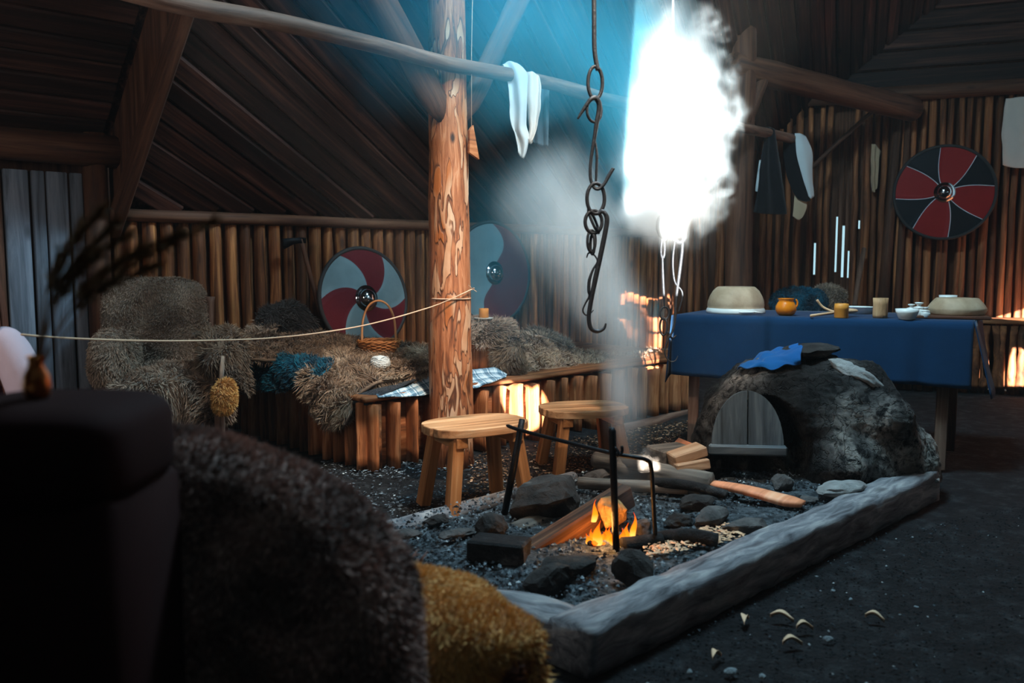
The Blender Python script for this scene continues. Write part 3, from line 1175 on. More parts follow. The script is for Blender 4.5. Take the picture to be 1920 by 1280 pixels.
# ------------------------------------------------------------------ timber posts
PB = G(847, 868)
post = thing('timber_post', 'thick peeled log post with flaky orange bark standing against the fur-covered bench', 'post', PB)
top = P(836, -140, 5.05)
mb = MB()
m_ = 22
mb.tube([PB + (top - PB) * (i / m_) + Vector((0.006 * vnoise((i * .5, 1, 1)), 0.006 * vnoise((i * .5, 5, 1)), 0)) - Z * 0.03 * (i == 0) for i in range(m_ + 1)],
        [0.134 - 0.034 * (i / m_) + 0.006 * vnoise((i * .6, 9, 2)) for i in range(m_ + 1)], n=28, wob=0.05, seed=4)
mb.build('trunk', M_post, post)
for (p0, p1, w) in ((P(838, 232, 4.98), P(668, -80, 4.55), 0.095), (P(868, 225, 5.1), P(985, -25, 5.6), 0.075)):
    mb = MB()
    L = (p1 - p0).length
    pts = [p0 + (p1 - p0) * (i / 8) for i in range(9)]
    mb.tube(pts, [w * (0.35 if i == 0 else 0.85 if i == 1 else 1) for i in range(9)], n=12, wob=0.12, seed=w * 90, flat=0.62)
    mb.build('brace', M_beam, post)

PB2 = Vector((P(1385, 500, 7.4).x, 7.4, 0))
post2 = thing('timber_post', 'dark log post farther off, rising behind the upturned stoneware bowl', 'post', PB2)
mb = MB()
mb.tube([PB2 + Z * (3.15 * i / 12) + Vector((0.01 * vnoise((i * .5, 3, 8)), 0, 0)) for i in range(13)], [0.115 - 0.012 * i / 12 + 0.006 * vnoise((i, 4, 4)) for i in range(13)], n=18, wob=0.08, seed=8)
mb.build('trunk', M_beam, post2)
mb = MB()
mb.tube([P(1398, 232, 7.35), P(1440, 120, 7.5)], 0.055, n=10, wob=0.1)
mb.build('brace', M_beam, post2)
mb = MB()
b0, b1 = P(1372, 122, 7.35), P(1712, 206, 8.35)
mb.tube([b0 + (b1 - b0) * (i / 10) for i in range(11)], [0.115 + 0.008 * vnoise((i, 1, 3)) for i in range(11)], n=14, wob=0.08)
struct(mb.build('trim_6', M_beam))
mb = MB()
mb.tube([P(1500, 335, 8.3), P(1570, 268, 8.35), P(1640, 205, 8.4)], 0.02, n=7, wob=0.1)
tag(mb.build('roof_rod', M_beam), 'thin dark rod slanting across the stick wall up to the roof beam', 'pole')

# long drying pole
q0, q1 = P(848, 118, 4.9), P(1490, 262, 7.75)
dv_ = (q1 - q0)
mb = MB()
m_ = 26
pts = []
for i in range(m_ + 1):
    t = -0.46 + 1.47 * i / m_
    pts.append(q0 + dv_ * t + Vector((0, 0, 0.012 * vnoise((i * .45, 3, 3)) - 0.008 * math.sin(i))))
mb.tube(pts, [0.043 + 0.004 * vnoise((i * .8, 2, 6)) for i in range(m_ + 1)], n=12, wob=0.08)
tag(mb.build('drying_pole', M_pole), 'long crooked pole slung across the log posts with clothes hung over it', 'pole')


def on_pole(px):
    k = (px - 960) / F / 1.02
    t = (k * q0.y - q0.x) / (dv_.x - k * dv_.y)
    return q0 + dv_ * t

# ================================================================== HEARTH
HZ = 0.10
HC = G(1105, 1195, 0.13)                       # corner of the frame nearest the eye
hearth = thing('hearth', 'raised fire pit of ash framed by adzed grey timbers on the dirt floor', 'hearth', (HC.x, HC.y, 0))
HR = G(1762, 890, 0.13)
HD = (HR - HC)
HD.z = 0
hl = HD.length
HD.normalize()
HP = Vector((-HD.y, HD.x, 0))                  # away from the timber, over the ash


def beam(p0, dirv, L, w, h, seed, inward):
    """adzed timber: worn rounded top, chopped face"""
    mb = MB()
    m_, prof = 70, [(0, 0), (-.01, .3), (-.005, .62), (.004, .90), (.035, 1.0), (.3, 1.03), (.6, 1.02), (.9, .98), (1, .85), (1.02, .3), (1, 0)]
    vs, gs, fs = [], [], []
    for i in range(m_ + 1):
        x = L * i / m_
        for (a, b) in prof:
            q = p0 + dirv * x + inward * (a * w * (1 + 0.12 * vnoise((x * 1.6, 1, seed)))) + Z * (b * h * (1 + 0.09 * vnoise((x * 2.1, 3, seed))))
            q += (Vector((vnoise((x * 11, a * 5, b * 4 + seed)), vnoise((x * 11, a * 5 + 9, b * 4)), vnoise((x * 9, a * 5, b * 4 + 5))))) * 0.009
            vs.append(q)
            gs.append((a * w, b * h, x))
    K = len(prof)
    for i in range(m_):
        for k in range(K - 1):
            fs.append((i * K + k, i * K + k + 1, (i + 1) * K + k + 1, (i + 1) * K + k))
        fs.append((i * K + K - 1, i * K, (i + 1) * K, (i + 1) * K + K - 1))
    fs += [tuple(range(K)), tuple(m_ * K + k for k in range(K - 1, -1, -1))]
    mb.add(vs, fs, gs)
    return mb


beam(HC.xy.to_3d(), HD, hl, 0.165, 0.145, 1, HP).build('timber', M_hearth, hearth)
nb0, nb1 = G(1083, 1133, 0.13).xy.to_3d(), G(770, 1064, 0.13).xy.to_3d()
nd_ = (nb1 - nb0).normalized()
nout = Vector((-nd_.y, nd_.x, 0))
beam(nb0 + nout * 0.15 - nd_ * 0.02, nd_, (nb1 - nb0).length + 0.5, 0.15, 0.13, 5, -nout).build('timber', M_hearth, hearth)
f0, f1 = G(690, 998, 0.05), G(1075, 888, 0.05)
mb = MB()
mb.tube([f0 + (f1 - f0) * (i / 14) + Vector((0, 0, 0.012 * vnoise((i * .5, 4, 4)))) - Z * 0.02 for i in range(-2, 15)], [0.045 - 0.012 * abs(i) / 14 for i in range(-2, 15)], n=12, wob=0.12, seed=2)
mb.build('edge_pole', M_hearth, hearth)
# ash bed
A_, B_, C_, D_ = HC + HP * 0.1, HR + HP * 0.08 - HD * 0.05, G(1325, 832, 0.08), G(640, 1015, 0.06)
mb = MB()
n = 70
vs = []
for i in range(n + 1):
    for j in range(n + 1):
        s, t = i / n, j / n
        p = (A_ * (1 - s) + B_ * s) * (1 - t) + (D_ * (1 - s) + C_ * s) * t
        e = min(1, min(t, 1 - t) * 9, min(s, 1 - s) * 9)
        z = 0.02 + e * (0.075 + 0.028 * vnoise(p, 3.1) + 0.016 * vnoise(p, 9) + 0.008 * vnoise(p, 26))
        vs.append((p.x, p.y, z))
mb.add(vs, [(i * (n + 1) + j, (i + 1) * (n + 1) + j, (i + 1) * (n + 1) + j + 1, i * (n + 1) + j + 1) for i in range(n) for j in range(n)])
mb.build('ash_bed', M_ash, hearth)


def scatter(name, mat, quad, count, size, zz, label, cat, flat=0.35, long=2.2, seed=1, dens=None):
    """many loose bits too small to tell apart: one stuff object"""
    rr = random.Random(seed)
    mb = MB()
    A, B, C, D = [Vector(q) for q in quad]
    for _ in range(count):
        s, t = rr.random(), rr.random()
        p = (A * (1 - s) + B * s) * (1 - t) + (D * (1 - s) + C * s) * t
        if dens and rr.random() > dens(p, s, t):
            continue
        sz = size * rr.uniform(0.35, 1.2)
        M = Matrix.Translation((p.x, p.y, zz + rr.uniform(-0.2, 0.5) * sz)) @ Matrix.Rotation(rr.uniform(0, 6.3), 4, 'Z') @ Matrix.Rotation(rr.uniform(-.4, .4), 4, 'X')
        a, b, h = sz * rr.uniform(0.8, long) / 2, sz / 2, sz * flat
        vs = [M @ Vector(q) for q in ((-a, 0, 0), (0, -b, 0), (a, 0.2 * b, 0), (0, b, 0), (0.1 * a, 0, h))]
        mb.add(vs, [(0, 1, 4), (1, 2, 4), (2, 3, 4), (3, 0, 4)])
    o = mb.build(name, mat, smooth=False)
    return tag(o, label, cat, kind='stuff')


scatter('ash_gravel', M_grit, (A_, B_, C_, D_), 7000, 0.016, HZ - 0.003, 'pale grit and cinders strewn over the ash of the fire pit', 'gravel', 0.5, 1.5, 3)
scatter('charcoal', M_char, (A_, B_, C_, D_), 500, 0.020, HZ - 0.004, 'black charcoal crumbs strewn over the ash of the fire pit', 'charcoal', 0.5, 1.6, 4)
k0, k1, k2, k3 = G(1215, 1050, HZ), G(1400, 1012, HZ), G(1370, 985, HZ), G(1200, 1020, HZ)
scatter('wood_shavings', M_chip, (k0, k1, k2, k3), 520, 0.016, HZ + 0.012, 'pale curled wood shavings heaped inside the near hearth timber', 'shavings', 0.3, 3.0, 5)

# ---- stones and burnt wood lying in the fire pit: (name, label, category, px, py, distance, half sizes, turn, material, seed)
STONES = [
    ('boulder', 'biggest black sooty boulder of the fire pit, in front of the stools', 'rock', 1016, 938, 3.72, (.185, .13, .135), .5, M_rock_dark, 3),
    ('stone', 'dark lumpy stone between the biggest boulder and the leaning iron', 'rock', 918, 988, 3.62, (.075, .07, .06), .2, M_rock_dark, 8),
    ('stone', 'thin grey slate lying flat in the ash next to the black block', 'rock', 858, 1000, 3.5, (.085, .04, .022), .6, M_rock, 12),
    ('stone', 'dull flat slab at the edge pole beside the fur chair', 'rock', 762, 1002, 3.45, (.06, .045, .02), .3, M_rock, 15),
    ('stone', 'narrow dark slab lying on the edge pole of the hearth', 'rock', 818, 976, 3.66, (.075, .035, .025), .6, M_rock_dark, 16),
    ('stone', 'low rounded dark stone right below the flames', 'rock', 1075, 1058, 3.12, (.13, .08, .04), .1, M_rock_dark, 21),
    ('stone', 'jagged black shard with a pale split edge nearest the hearth corner', 'rock', 1030, 1088, 2.98, (.10, .05, .06), .4, M_rock_dark, 23),
    ('stone', 'steep black wedge of stone leaning inside the near timber', 'rock', 1192, 1070, 2.98, (.085, .045, .085), -.3, M_rock_dark, 27),
    ('stone', 'tan fire-lit stone standing upright behind the flames', 'rock', 1149, 962, 3.36, (.068, .04, .085), .1, M_rock_tan, 31),
    ('stone', 'small dusky stone between the fire and the bent iron rod', 'rock', 1204, 990, 3.42, (.05, .045, .045), .8, M_rock, 33),
    ('stone', 'grey brick-shaped stone tilted up in the middle of the ash', 'rock', 1330, 972, 3.55, (.115, .055, .05), .75, M_rock, 37),
    ('stone', 'flat grey stone slab beside the brick-shaped stone and hearth timber', 'rock', 1398, 988, 3.46, (.115, .06, .035), .5, M_rock, 41),
    ('stone', 'dark broad slab with litter on it, behind the brick-shaped stone', 'rock', 1308, 944, 3.75, (.11, .07, .045), .5, M_rock_dark, 43),
    ('stone', 'rounded grey stone just in front of the oven foot', 'rock', 1466, 908, 4.0, (.06, .055, .055), .2, M_rock, 47),
    ('stone', 'large pale flat stone beside the oven on the hearth timber', 'rock', 1578, 914, 3.92, (.15, .085, .035), .55, M_rock_pale, 51),
    ('stone', 'small pale stone beside the end of the thick grey log', 'rock', 1322, 884, 4.15, (.042, .035, .03), .1, M_rock_pale, 53),
    ('stone', 'little grey stone near the tip of the orange split log', 'rock', 1516, 936, 3.75, (.05, .035, .022), .4, M_rock, 57),
    ('stone', 'weathered stone capping the far end of the hearth timber', 'rock', 1735, 897, 4.25, (.10, .07, .035), .6, M_rock_pale, 59),
    ('stone', 'low grey edging stone between the stools and the logs', 'rock', 1118, 892, 4.15, (.10, .05, .03), .6, M_rock, 61),
    ('stone', 'half-buried dark stone behind the tilted slab, near the smoking ash', 'rock', 1268, 975, 3.5, (.07, .05, .035), .3, M_rock_dark, 63),
]
for (nm, lab, cat, px, py, d, h, rt, mt, sd) in STONES:
    mb = MB()
    c = G(px, py, 0.10 + h[2] * 0.45) if sd not in (31, 51, 59) else P(px, py, d)
    tl = None
    if sd == 27:
        tl = Matrix.Rotation(.35, 3, 'Y')
    mb.rock(c, h, rt, sd, sub=3, rough=0.5, tilt=tl)
    tag(mb.build(nm, mt, smooth=False), lab, cat)

mb = MB()
mb.box((.22, .13, .085), frame(G(936, 1030, .125), Vector((.93, -.30, 0)), Vector((.3, .93, 0))), bev=0.008, jit=0.01, seed=4)
tag(mb.build('charred_block', M_char, smooth=False), 'square black charred block lying in the ash', 'block')


def log_(name, label, p0, p1, r0, r1, mat, n=12, wob=0.14, seg=12, bendv=(0, 0, 0), flat=1.0, seed=0.0, cat='log'):
    mb = MB()
    bv = Vector(bendv)
    mb.tube([p0 + (p1 - p0) * (i / seg) + bv * math.sin(math.pi * i / seg) for i in range(seg + 1)], [r0 + (r1 - r0) * i / seg for i in range(seg + 1)], n=n, wob=wob, seed=seed, flat=flat)
    return tag(mb.build(name, mat), label, cat)


log_('firewood_log', 'brown barky log lying below the biggest boulder', P(960, 1002, 3.5), P(1075, 948, 3.75), .05, .04, M_firelog, wob=.3, seed=2)
log_('firewood_log', 'thick weathered grey log with a hollow burnt end, lying before the oven', P(1165, 876, 4.2), P(1332, 908, 3.95), .062, .058, M_firelog, wob=.2, seed=4)
log_('firewood_log', 'round grey log behind the thick one, its sawn end catching sunlight', P(1120, 862, 4.4), P(1212, 868, 4.05), .045, .042, M_firelog, wob=.1, seed=6)
log_('firewood_log', 'thin straight log lying on the ash under the thick grey log', P(1085, 905, 4.05), P(1290, 916, 3.9), .03, .028, M_firelog, wob=.2, seed=7)
log_('branch', 'long dark crooked branch below the thick grey log', P(1225, 905, 3.95), P(1362, 928, 3.75), .026, .022, M_char, bendv=(0, 0, .015), wob=.25, seed=9, cat='branch')
log_('branch', 'charred stick lying near the shavings by the timber', P(1232, 1012, 3.3), P(1345, 1012, 3.2), .032, .026, M_char, bendv=(0, 0, .015), wob=.35, seed=11, cat='branch')
log_('branch', 'ashy driftwood chunk beside the bent iron and the flames', P(1168, 1024, 3.2), P(1240, 1015, 3.25), .035, .03, M_char, wob=.4, seed=13, cat='branch')
# squared log that leans through the fire
a0_, a1_ = P(985, 1050, 3.22), P(1176, 926, 3.54)
ax = (a1_ - a0_).normalized()
mb = MB()
mb.box((.085, .10, (a1_ - a0_).length), frame((a0_ + a1_) / 2, ax.cross(Vector((0, 0, 1))), z=ax), bev=0.008, jit=0.006, seed=3)
tag(mb.build('burning_log', M_firedark, smooth=False), 'squared log leaning through the flames, glowing underneath', 'log')
# orange split log
mb = MB()
s0, s1 = P(1337, 908, 3.98), P(1506, 943, 3.72)
ax = (s1 - s0)
L = ax.length
ax.normalize()
g = []
side = ax.cross(Z).normalized()
for i in range(15):
    t = i / 14
    w = 0.052 * (0.75 + 0.5 * t) * (1 if t < .85 else 1 - (t - .85) * 4)
    row = []
    for j in range(5):
        q = s0 + ax * L * t + side * w * (j - 2) / 2 * 1.0 + Z * (0.006 * (1 - ((j - 2) / 2) ** 2) + 0.006 * math.sin(t * 5))
        row.append(tuple(q))
    g.append(row)
mb.shell(np.array(g), 0.022)
tag(mb.build('split_log', M_split), 'bright orange freshly split log lying on the ash before the oven', 'log')
# chopping offcut and wedge beside the oven
mb = MB()
mb.box((.20, .17, .13), frame(P(1258, 860, 4.25), Vector((.9, .42, 0)), Vector((-.42, .9, 0))), bev=0.008, jit=0.008, seed=6, gax=0)
tag(mb.build('wood_block', M_firelog, smooth=False), 'sawn grey block of wood standing by the oven', 'block')
for q, (px, py, d, ry, lab) in enumerate(((1288, 850, 4.1, .25, 'short split billet leaning on the sawn block, topmost of the pair'), (1292, 870, 4.08, .12, 'short split billet leaning on the sawn block, lower of the pair'))):
    mb = MB()
    mb.box((.17, .12, .05), frame(P(px, py, d), Vector((.95, .2, ry)), Vector((-.2, .95, 0))), bev=0.006, jit=0.006, seed=q + 2, gax=0)
    tag(mb.build('split_billet', M_billet, smooth=False), lab, 'billet')
log_('kindling', 'orange stub of wood behind the block at the oven side', P(1272, 830, 4.5), P(1300, 838, 4.42), .03, .02, M_split, n=5, seg=3, wob=.1)

# fire ------------------------------------------------------------------------------
FB = P(1146, 1016, 3.28)
fire = thing('fire', 'small orange campfire burning under the tan stone', 'fire', FB)
rr = random.Random(4)
for (px, py, hpx, w) in ((1106, 1020, 20, 9), (1113, 1021, 30, 9), (1121, 1021, 46, 10), (1129, 1021, 34, 9), (1137, 1022, 26, 10), (1145, 1022, 36, 9), (1153, 1022, 26, 10), (1161, 1021, 32, 9), (1169, 1020, 26, 9), (1177, 1016, 36, 8), (1186, 1008, 48, 6), (1113, 978, 42, 6), (1125, 1021, 22, 11), (1165, 1021, 20, 11)):
    mb = MB()
    d = 3.27 + rr.uniform(-.04, .05)
    base, tp = P(px, py, d), P(px + rr.uniform(-4, 8), py - hpx, d)
    m_ = 7
    vs, fs, tip = [], [], []
    for i in range(m_ + 1):
        t = i / m_
        r = w * d / F * (math.sin(math.pi * min(1, t * .75 + .3)) ** 1.1) * (1 - t ** 3) + 0.0006
        c = base + (tp - base) * t + Vector((math.sin(t * 5 + px) * 0.01 * t, 0, 0))
        for k in range(8):
            vs.append(c + Vector((math.cos(k * math.pi / 4) * r, math.sin(k * math.pi / 4) * r * .7, 0)))
            tip.append(t)
    for i in range(m_):
        for k in range(8):
            fs.append((i * 8 + k, i * 8 + (k + 1) % 8, (i + 1) * 8 + (k + 1) % 8, (i + 1) * 8 + k))
    mb.add(vs, fs, None, 0, tip)
    mb.build('flame', M_flame, fire)
for q in range(12):
    mb = MB()
    mb.rock(P(1108 + q * 7, 1018 + rr.uniform(-6, 6), 3.27 + rr.uniform(-.05, .05)), (.016, .014, .012), q, q, sub=2)
    mb.build('ember', M_ember if q % 2 else M_char, fire, smooth=False)
fl = bpy.data.lights.new('fire_light', 'POINT')
fl.energy = 5
fl.color = (1, 0.42, 0.10)
fl.shadow_soft_size = 0.06
flo = bpy.data.objects.new('fire_light', fl)
COL.objects.link(flo)
flo.location = P(1140, 985, 3.22)

# fire irons -------------------------------------------------------------------------
irons = thing('fire_irons', 'black iron roasting frame of two stakes and a bent crossbar over the fire', 'fire irons', G(1155, 1050, 0.05))
mb = MB()
mb.tube([P(979, 786, 3.66), P(962, 880, 3.66), P(944, 972, 3.66)], [.013, .016, .015], n=8, wob=.06)
mb.build('stake', M_iron, irons)
mb = MB()
mb.tube([P(1147, 802, 3.2), P(1148, 808, 3.2), P(1152, 930, 3.2), P(1156, 1052, 3.2)], [.010, .0145, .0135, .0135], n=8, wob=.05)
mb.build('stake', M_iron, irons)
mb = MB()
pts = path([P(950, 797, 3.72), P(975, 806, 3.64), P(1060, 828, 3.40), P(1150, 850, 3.24), P(1190, 857, 3.2), P(1212, 862, 3.2), P(1221, 876, 3.2), P(1225, 940, 3.22), P(1229, 1010, 3.24)], 30)
mb.tube(pts, [0.004] + [0.0085] * 29, n=8, wob=.05)
mb.build('crossbar', M_iron, irons)
mb = MB()
mb.tube(path([P(1152, 838, 3.19), P(1160, 848, 3.18), P(1156, 855, 3.18), P(1166, 848, 3.2), P(1166, 836, 3.2)], 12), .006, n=6)
mb.build('collar', M_iron, irons)

# ================================================================== CLAY OVEN
OC = P(1508, 800, 4.55)
OC.z = 0.08
oven = thing('clay_oven', 'domed clay bread oven with a soot-blackened arched mouth beside the hearth', 'oven', OC)
ofr = Vector((-0.10, -0.995, 0)).normalized()
orx = Vector((0.995, -0.10, 0)).normalized()
mb = MB()
nu, nv = 190, 110
hx, hy, hz = 0.56, 0.40, 0.60
vs, fs = [], []
sg = lambda a, p: math.copysign(abs(a) ** p, a)


def oven_pt(th, ph):
    e = 0.62
    x = hx * sg(math.cos(ph), .55) * sg(math.cos(th), e)
    y = hy * sg(math.cos(ph), .55) * sg(math.sin(th), e)
    z = hz * sg(math.sin(ph), 0.72)
    # shoulders: the crown leans towards the mouth side, the other side slopes down into a heap
    if x > 0.1:
        k = (x - 0.1) / 0.46
        z *= 1 - 0.34 * k ** 1.6
        x += 0.10 * k * (1 - z / hz)
    if x < -0.2:
        z *= 1 - 0.10 * ((-x - 0.2) / 0.36)
    p = Vector((x, y, z))
    # lobes: knee beside the mouth, lump on the right, buttress at the back
    for (c, r, am) in ((Vector((0.10, -.40, .12)), .17, .10), (Vector((0.34, -.33, .34)), .17, .07), (Vector((-.5, -.3, .1)), .16, .05), (Vector((0.5, -.15, .10)), .2, .07), (Vector((0.3, -.1, .55)), .25, .03)):
        dd = (p - c).length / r
        if dd < 1:
            p += (Vector((p.x * .4, p.y, p.z * .3)).normalized()) * am * 1.3 * (1 - dd * dd) ** 2
    nz = 0.038 * vnoise(p, 3.6, 2) + 0.024 * vnoise(p, 8, 5) + 0.016 * abs(vnoise(p, 18, 7)) + 0.008 * vnoise(p, 42, 1)
    p += Vector((p.x / hx, p.y / hy, p.z / hz)).normalized() * nz
    # arched mouth
    mx, mw, mh, mz = -0.265, 0.205, 0.385, 0.03
    if p.y < 0:
        u_, w_ = (p.x - mx) / mw, (p.z - mz) / mh
        q = math.hypot(u_, max(0, w_)) if w_ > -0.2 else 9
        if abs(u_) < 1.25 and q < 1.18:
            k = min(1, max(0, (1.10 - q) / 0.14))
            k = k * k * (3 - 2 * k)
            p.y = p.y + k * (0.24 - 0.0) * (1 if True else 0)
    return p


for j in range(nv + 1):
    ph = (math.pi / 2) * j / nv
    for i in range(nu):
        # denser rows of points round the mouth
        th = 2 * math.pi * i / nu
        q = oven_pt(th, ph * 0.995)
        vs.append(OC + orx * q.x - ofr * q.y + Z * q.z)
for j in range(nv):
    for i in range(nu):
        i2 = (i + 1) % nu
        fs.append((j * nu + i, j * nu + i2, (j + 1) * nu + i2, (j + 1) * nu + i))
mb.add(vs, fs)
mb.build('dome', M_clay, oven)
# half-round plank door with a ledge
dw, dh = 0.178, 0.285
DC = P(1401, 838, 4.24)
for sgn in (-1, 1):
    poly = [(0.004 * sgn, 0.0)]
    poly += [(sgn * dw * math.cos(t), dh * math.sin(t)) for t in np.linspace(0, math.pi / 2 - 0.01, 14)]
    poly += [(0.004 * sgn, dh)]
    if sgn < 0:
        poly = poly[::-1]
    mb = MB()
    M = frame(DC, orx, Z + ofr * -0.10)
    mb.prism(poly, 0.026, M, gaxis=1)
    mb.build('door_plank', M_ovendoor, oven, smooth=False)
mb = MB()
mb.box((2 * dw + 0.03, 0.05, 0.05), frame(DC - Z * 0.012 + ofr * 0.015, orx, ofr * -1), bev=0.008, jit=0.004, gax=0)
mb.build('door_ledge', M_ovendoor, oven, smooth=False)
mb = MB()
mb.rock(P(1614, 712, 4.36), (.17, .14, .055), .2, 77, sub=4, rough=.6, tilt=Matrix.Rotation(.62, 3, 'Y'))
mb.build('ash_crust', M_rock_pale, oven)
# things lying on the dome
mb = MB()
mb.rock(P(1520, 657, 4.58), (.17, .11, .042), .1, 71, sub=3, rough=.6)
tag(mb.build('slab', M_rock_dark, smooth=False), 'flat dark slab of stone on top of the oven dome', 'slab')
mb = MB()
mb.box((.17, .12, .07), frame(P(1535, 677, 4.6), orx, ofr * -1), bev=0.01, jit=0.012, seed=8, gax=0)
tag(mb.build('wood_block', M_char, smooth=False), 'short charred block propping the slab on the oven dome', 'block')
g = surf(rowsP([[(1378, 690, 4.50), (1405, 676, 4.62), (1450, 655, 4.66), (1498, 648, 4.62)],
                [(1392, 691, 4.42), (1428, 668, 4.50), (1462, 662, 4.50), (1504, 654, 4.48)],
                [(1410, 692, 4.36), (1440, 676, 4.36), (1472, 668, 4.38), (1506, 672, 4.36)],
                [(1425, 694, 4.34), (1455, 688, 4.32), (1482, 686, 4.34), (1506, 684, 4.36)]]), 40, 44, 0.03, 13, 3)
mb = MB()
mb.shell(g, 0.006)
tag(mb.build('cloth', M_bluerag), 'crumpled bright blue cloth lying on the oven dome', 'cloth')

# ================================================================== STOOLS
def stool(px, py, d, rot, L, Wd, label, legs, seed):
    c = P(px, py, d)
    t = thing('stool', label, 'stool', (c.x, c.y, 0), 'low wooden stools by the hearth')
    H = c.z
    M = Matrix.Translation((c.x, c.y, H - 0.02)) @ Matrix.Rotation(rot, 4, 'Z')
    # three boards cut to a rounded outline
    e = 2.7
    half = lambda x: Wd / 2 * max(0.0, 1 - abs(2 * x / L) ** e) ** (1 / e)
    cuts = [-Wd / 2, -Wd * 0.12, Wd * 0.2, Wd / 2]
    for q in range(3):
        lo_, hi_ = cuts[q] + 0.0008, cuts[q + 1] - 0.0008
        xs = np.linspace(-L / 2 + 0.001, L / 2 - 0.001, 41)
        up = [(x, min(hi_, half(x))) for x in xs if half(x) > lo_ and -half(x) < hi_]
        dn = [(x, max(lo_, -half(x))) for x in xs if half(x) > lo_ and -half(x) < hi_]
        poly = up[::-1] + dn
        # drop doubled points
        pl = [poly[0]]
        for p_ in poly[1:]:
            if math.hypot(p_[0] - pl[-1][0], p_[1] - pl[-1][1]) > 0.0015:
                pl.append(p_)
        mb = MB()
        mb.prism(pl, 0.042 + 0.001 * q, M, gaxis=0)
        o = mb.build('seat_board', M_stool, t, smooth=False)
        bv = o.modifiers.new('bevel', 'BEVEL')
        bv.width = 0.005
        bv.segments = 2
        bv.limit_method = 'ANGLE'
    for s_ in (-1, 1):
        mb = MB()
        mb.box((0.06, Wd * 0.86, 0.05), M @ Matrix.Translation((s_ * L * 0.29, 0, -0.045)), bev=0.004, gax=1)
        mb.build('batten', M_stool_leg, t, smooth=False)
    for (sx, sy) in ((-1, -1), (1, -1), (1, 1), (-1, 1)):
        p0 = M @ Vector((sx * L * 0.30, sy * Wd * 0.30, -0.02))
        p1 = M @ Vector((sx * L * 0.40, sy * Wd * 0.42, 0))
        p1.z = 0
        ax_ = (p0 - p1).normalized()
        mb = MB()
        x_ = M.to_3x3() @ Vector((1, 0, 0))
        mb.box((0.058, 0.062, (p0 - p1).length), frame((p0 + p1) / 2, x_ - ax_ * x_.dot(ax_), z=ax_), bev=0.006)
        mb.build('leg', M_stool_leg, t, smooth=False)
    return t


st1 = stool(891, 790, 4.12, R(32), 0.53, 0.36, 'low wooden stool with splayed legs nearest the bark post', 4, 1)
st2 = stool(1094, 761, 4.92, R(16), 0.52, 0.38, 'low wooden stool lit by the sun, in front of the smoke', 4, 2)

# ================================================================== LOG BENCH
C0 = G(690, 887)
C0b = (C0 - O).dot(N)
C0a = (C0 - O).dot(U)
BZ = 0.44
bench = thing('log_bench', 'long built-in log bench along the wall, faced with upright half logs', 'bench', (C0.x, C0.y, 0))
bl = 3.35
mb = MB()
mb.box((bl, 0.03, BZ - 0.06), frame(C0 + U * bl / 2 - N * 0.10 + Z * (BZ - 0.06) / 2, U, -N), gax=0)
mb.box((1.55, 0.03, BZ - 0.06), frame(C0 + U * 0.10 - N * 0.80 + Z * (BZ - 0.06) / 2, N, U), gax=0)
mb.build('body', M_bench, bench)
mb = MB()
mb.box((bl + 0.01, C0b - 0.02, 0.032), frame(C0 + U * (bl / 2) - N * (C0b / 2 + 0.005) + Z * (BZ - 0.022), U, -N), bev=0.01, gax=0, jit=0.008)
mb.build('seat_board', M_bench, bench)
fp = []
for k in range(6):
    w = 0.058 + 0.03 * rnd.random()
    mb = MB()
    mb.tube([(0.006 * vnoise((i, k, 1)), 0, (BZ - 0.05) * i / 5) for i in range(6)], [w * (1 + .1 * vnoise((i * .7, k * 3, 2))) for i in range(6)], n=14, wob=0.12, seed=k * 2.1, flat=0.30)
    fp.append((w, proto(mb, 'bench_log', M_bench)))
a = 0.0
while a < bl - 0.1:
    w, me = rnd.choice(fp)
    piece(me, 'log', frame(C0 + U * (a + w) - N * 0.055 + Z * rnd.uniform(-.01, .01), U, z=Z) @ Matrix.Rotation(rnd.choice((0, math.pi)), 4, 'Z'), bench)
    a += 2 * w - 0.008
a = 0.03
while a < 1.6:
    w, me = rnd.choice(fp)
    piece(me, 'log', frame(C0 - N * (a + w) + U * 0.055 + Z * rnd.uniform(-.01, .01), N, z=Z), bench)
    a += 2 * w - 0.008
# thin log lying on the floor along the far end
log_('firewood_log', 'long thin pole of wood lying on the floor along the bench foot', P(1168, 806, 6.0), P(1300, 776, 6.9), .045, .05, M_pole, seed=21)


def hide(name, label, cat, rows, mat, count, length, nz=0.02, ns=8, nu=24, nv=28, t=0.02, width=0.0055, lean=(0, 0, -.35), clump=.7, curl=.6, seed=1, both=False, group=None):
    mb = MB()
    mb.shell(surf(rowsP(rows), nu, nv, nz, ns, seed), t)
    mb.fur(count, length, width, lean, curl, clump)
    return tag(mb.build(name, mat), label, cat, group)


hide('fur_throw', 'long brown fur throw heaped along the bench behind the basket', 'fur', [
    [(430, 640, 5.75), (520, 610, 6.15), (620, 628, 6.3), (720, 645, 6.3), (835, 655, 6.2)],
    [(438, 652, 5.55), (540, 632, 5.85), (640, 640, 5.95), (740, 650, 6.0), (850, 664, 5.9)],
    [(448, 664, 5.35), (540, 655, 5.65), (640, 660, 5.75), (735, 666, 5.75), (845, 676, 5.7)],
    [(458, 676, 5.3), (540, 676, 5.5), (640, 682, 5.5), (730, 684, 5.5), (820, 684, 5.5)]], M_fbrown, 24000, .042, nz=.03)
mb = MB()
mb.pillow(P(538, 602, 6.02), (.19, .10, .125), Matrix.Rotation(.5, 3, 'Z'), e=.9, nz=.25, ns=6, seed=3)
mb.fur(4500, .045, .006, (0.2, 0, -.4))
tag(mb.build('fur_throw', M_fdark), 'bundled dark grey hide humped against the log wall', 'fur')
mb = MB()
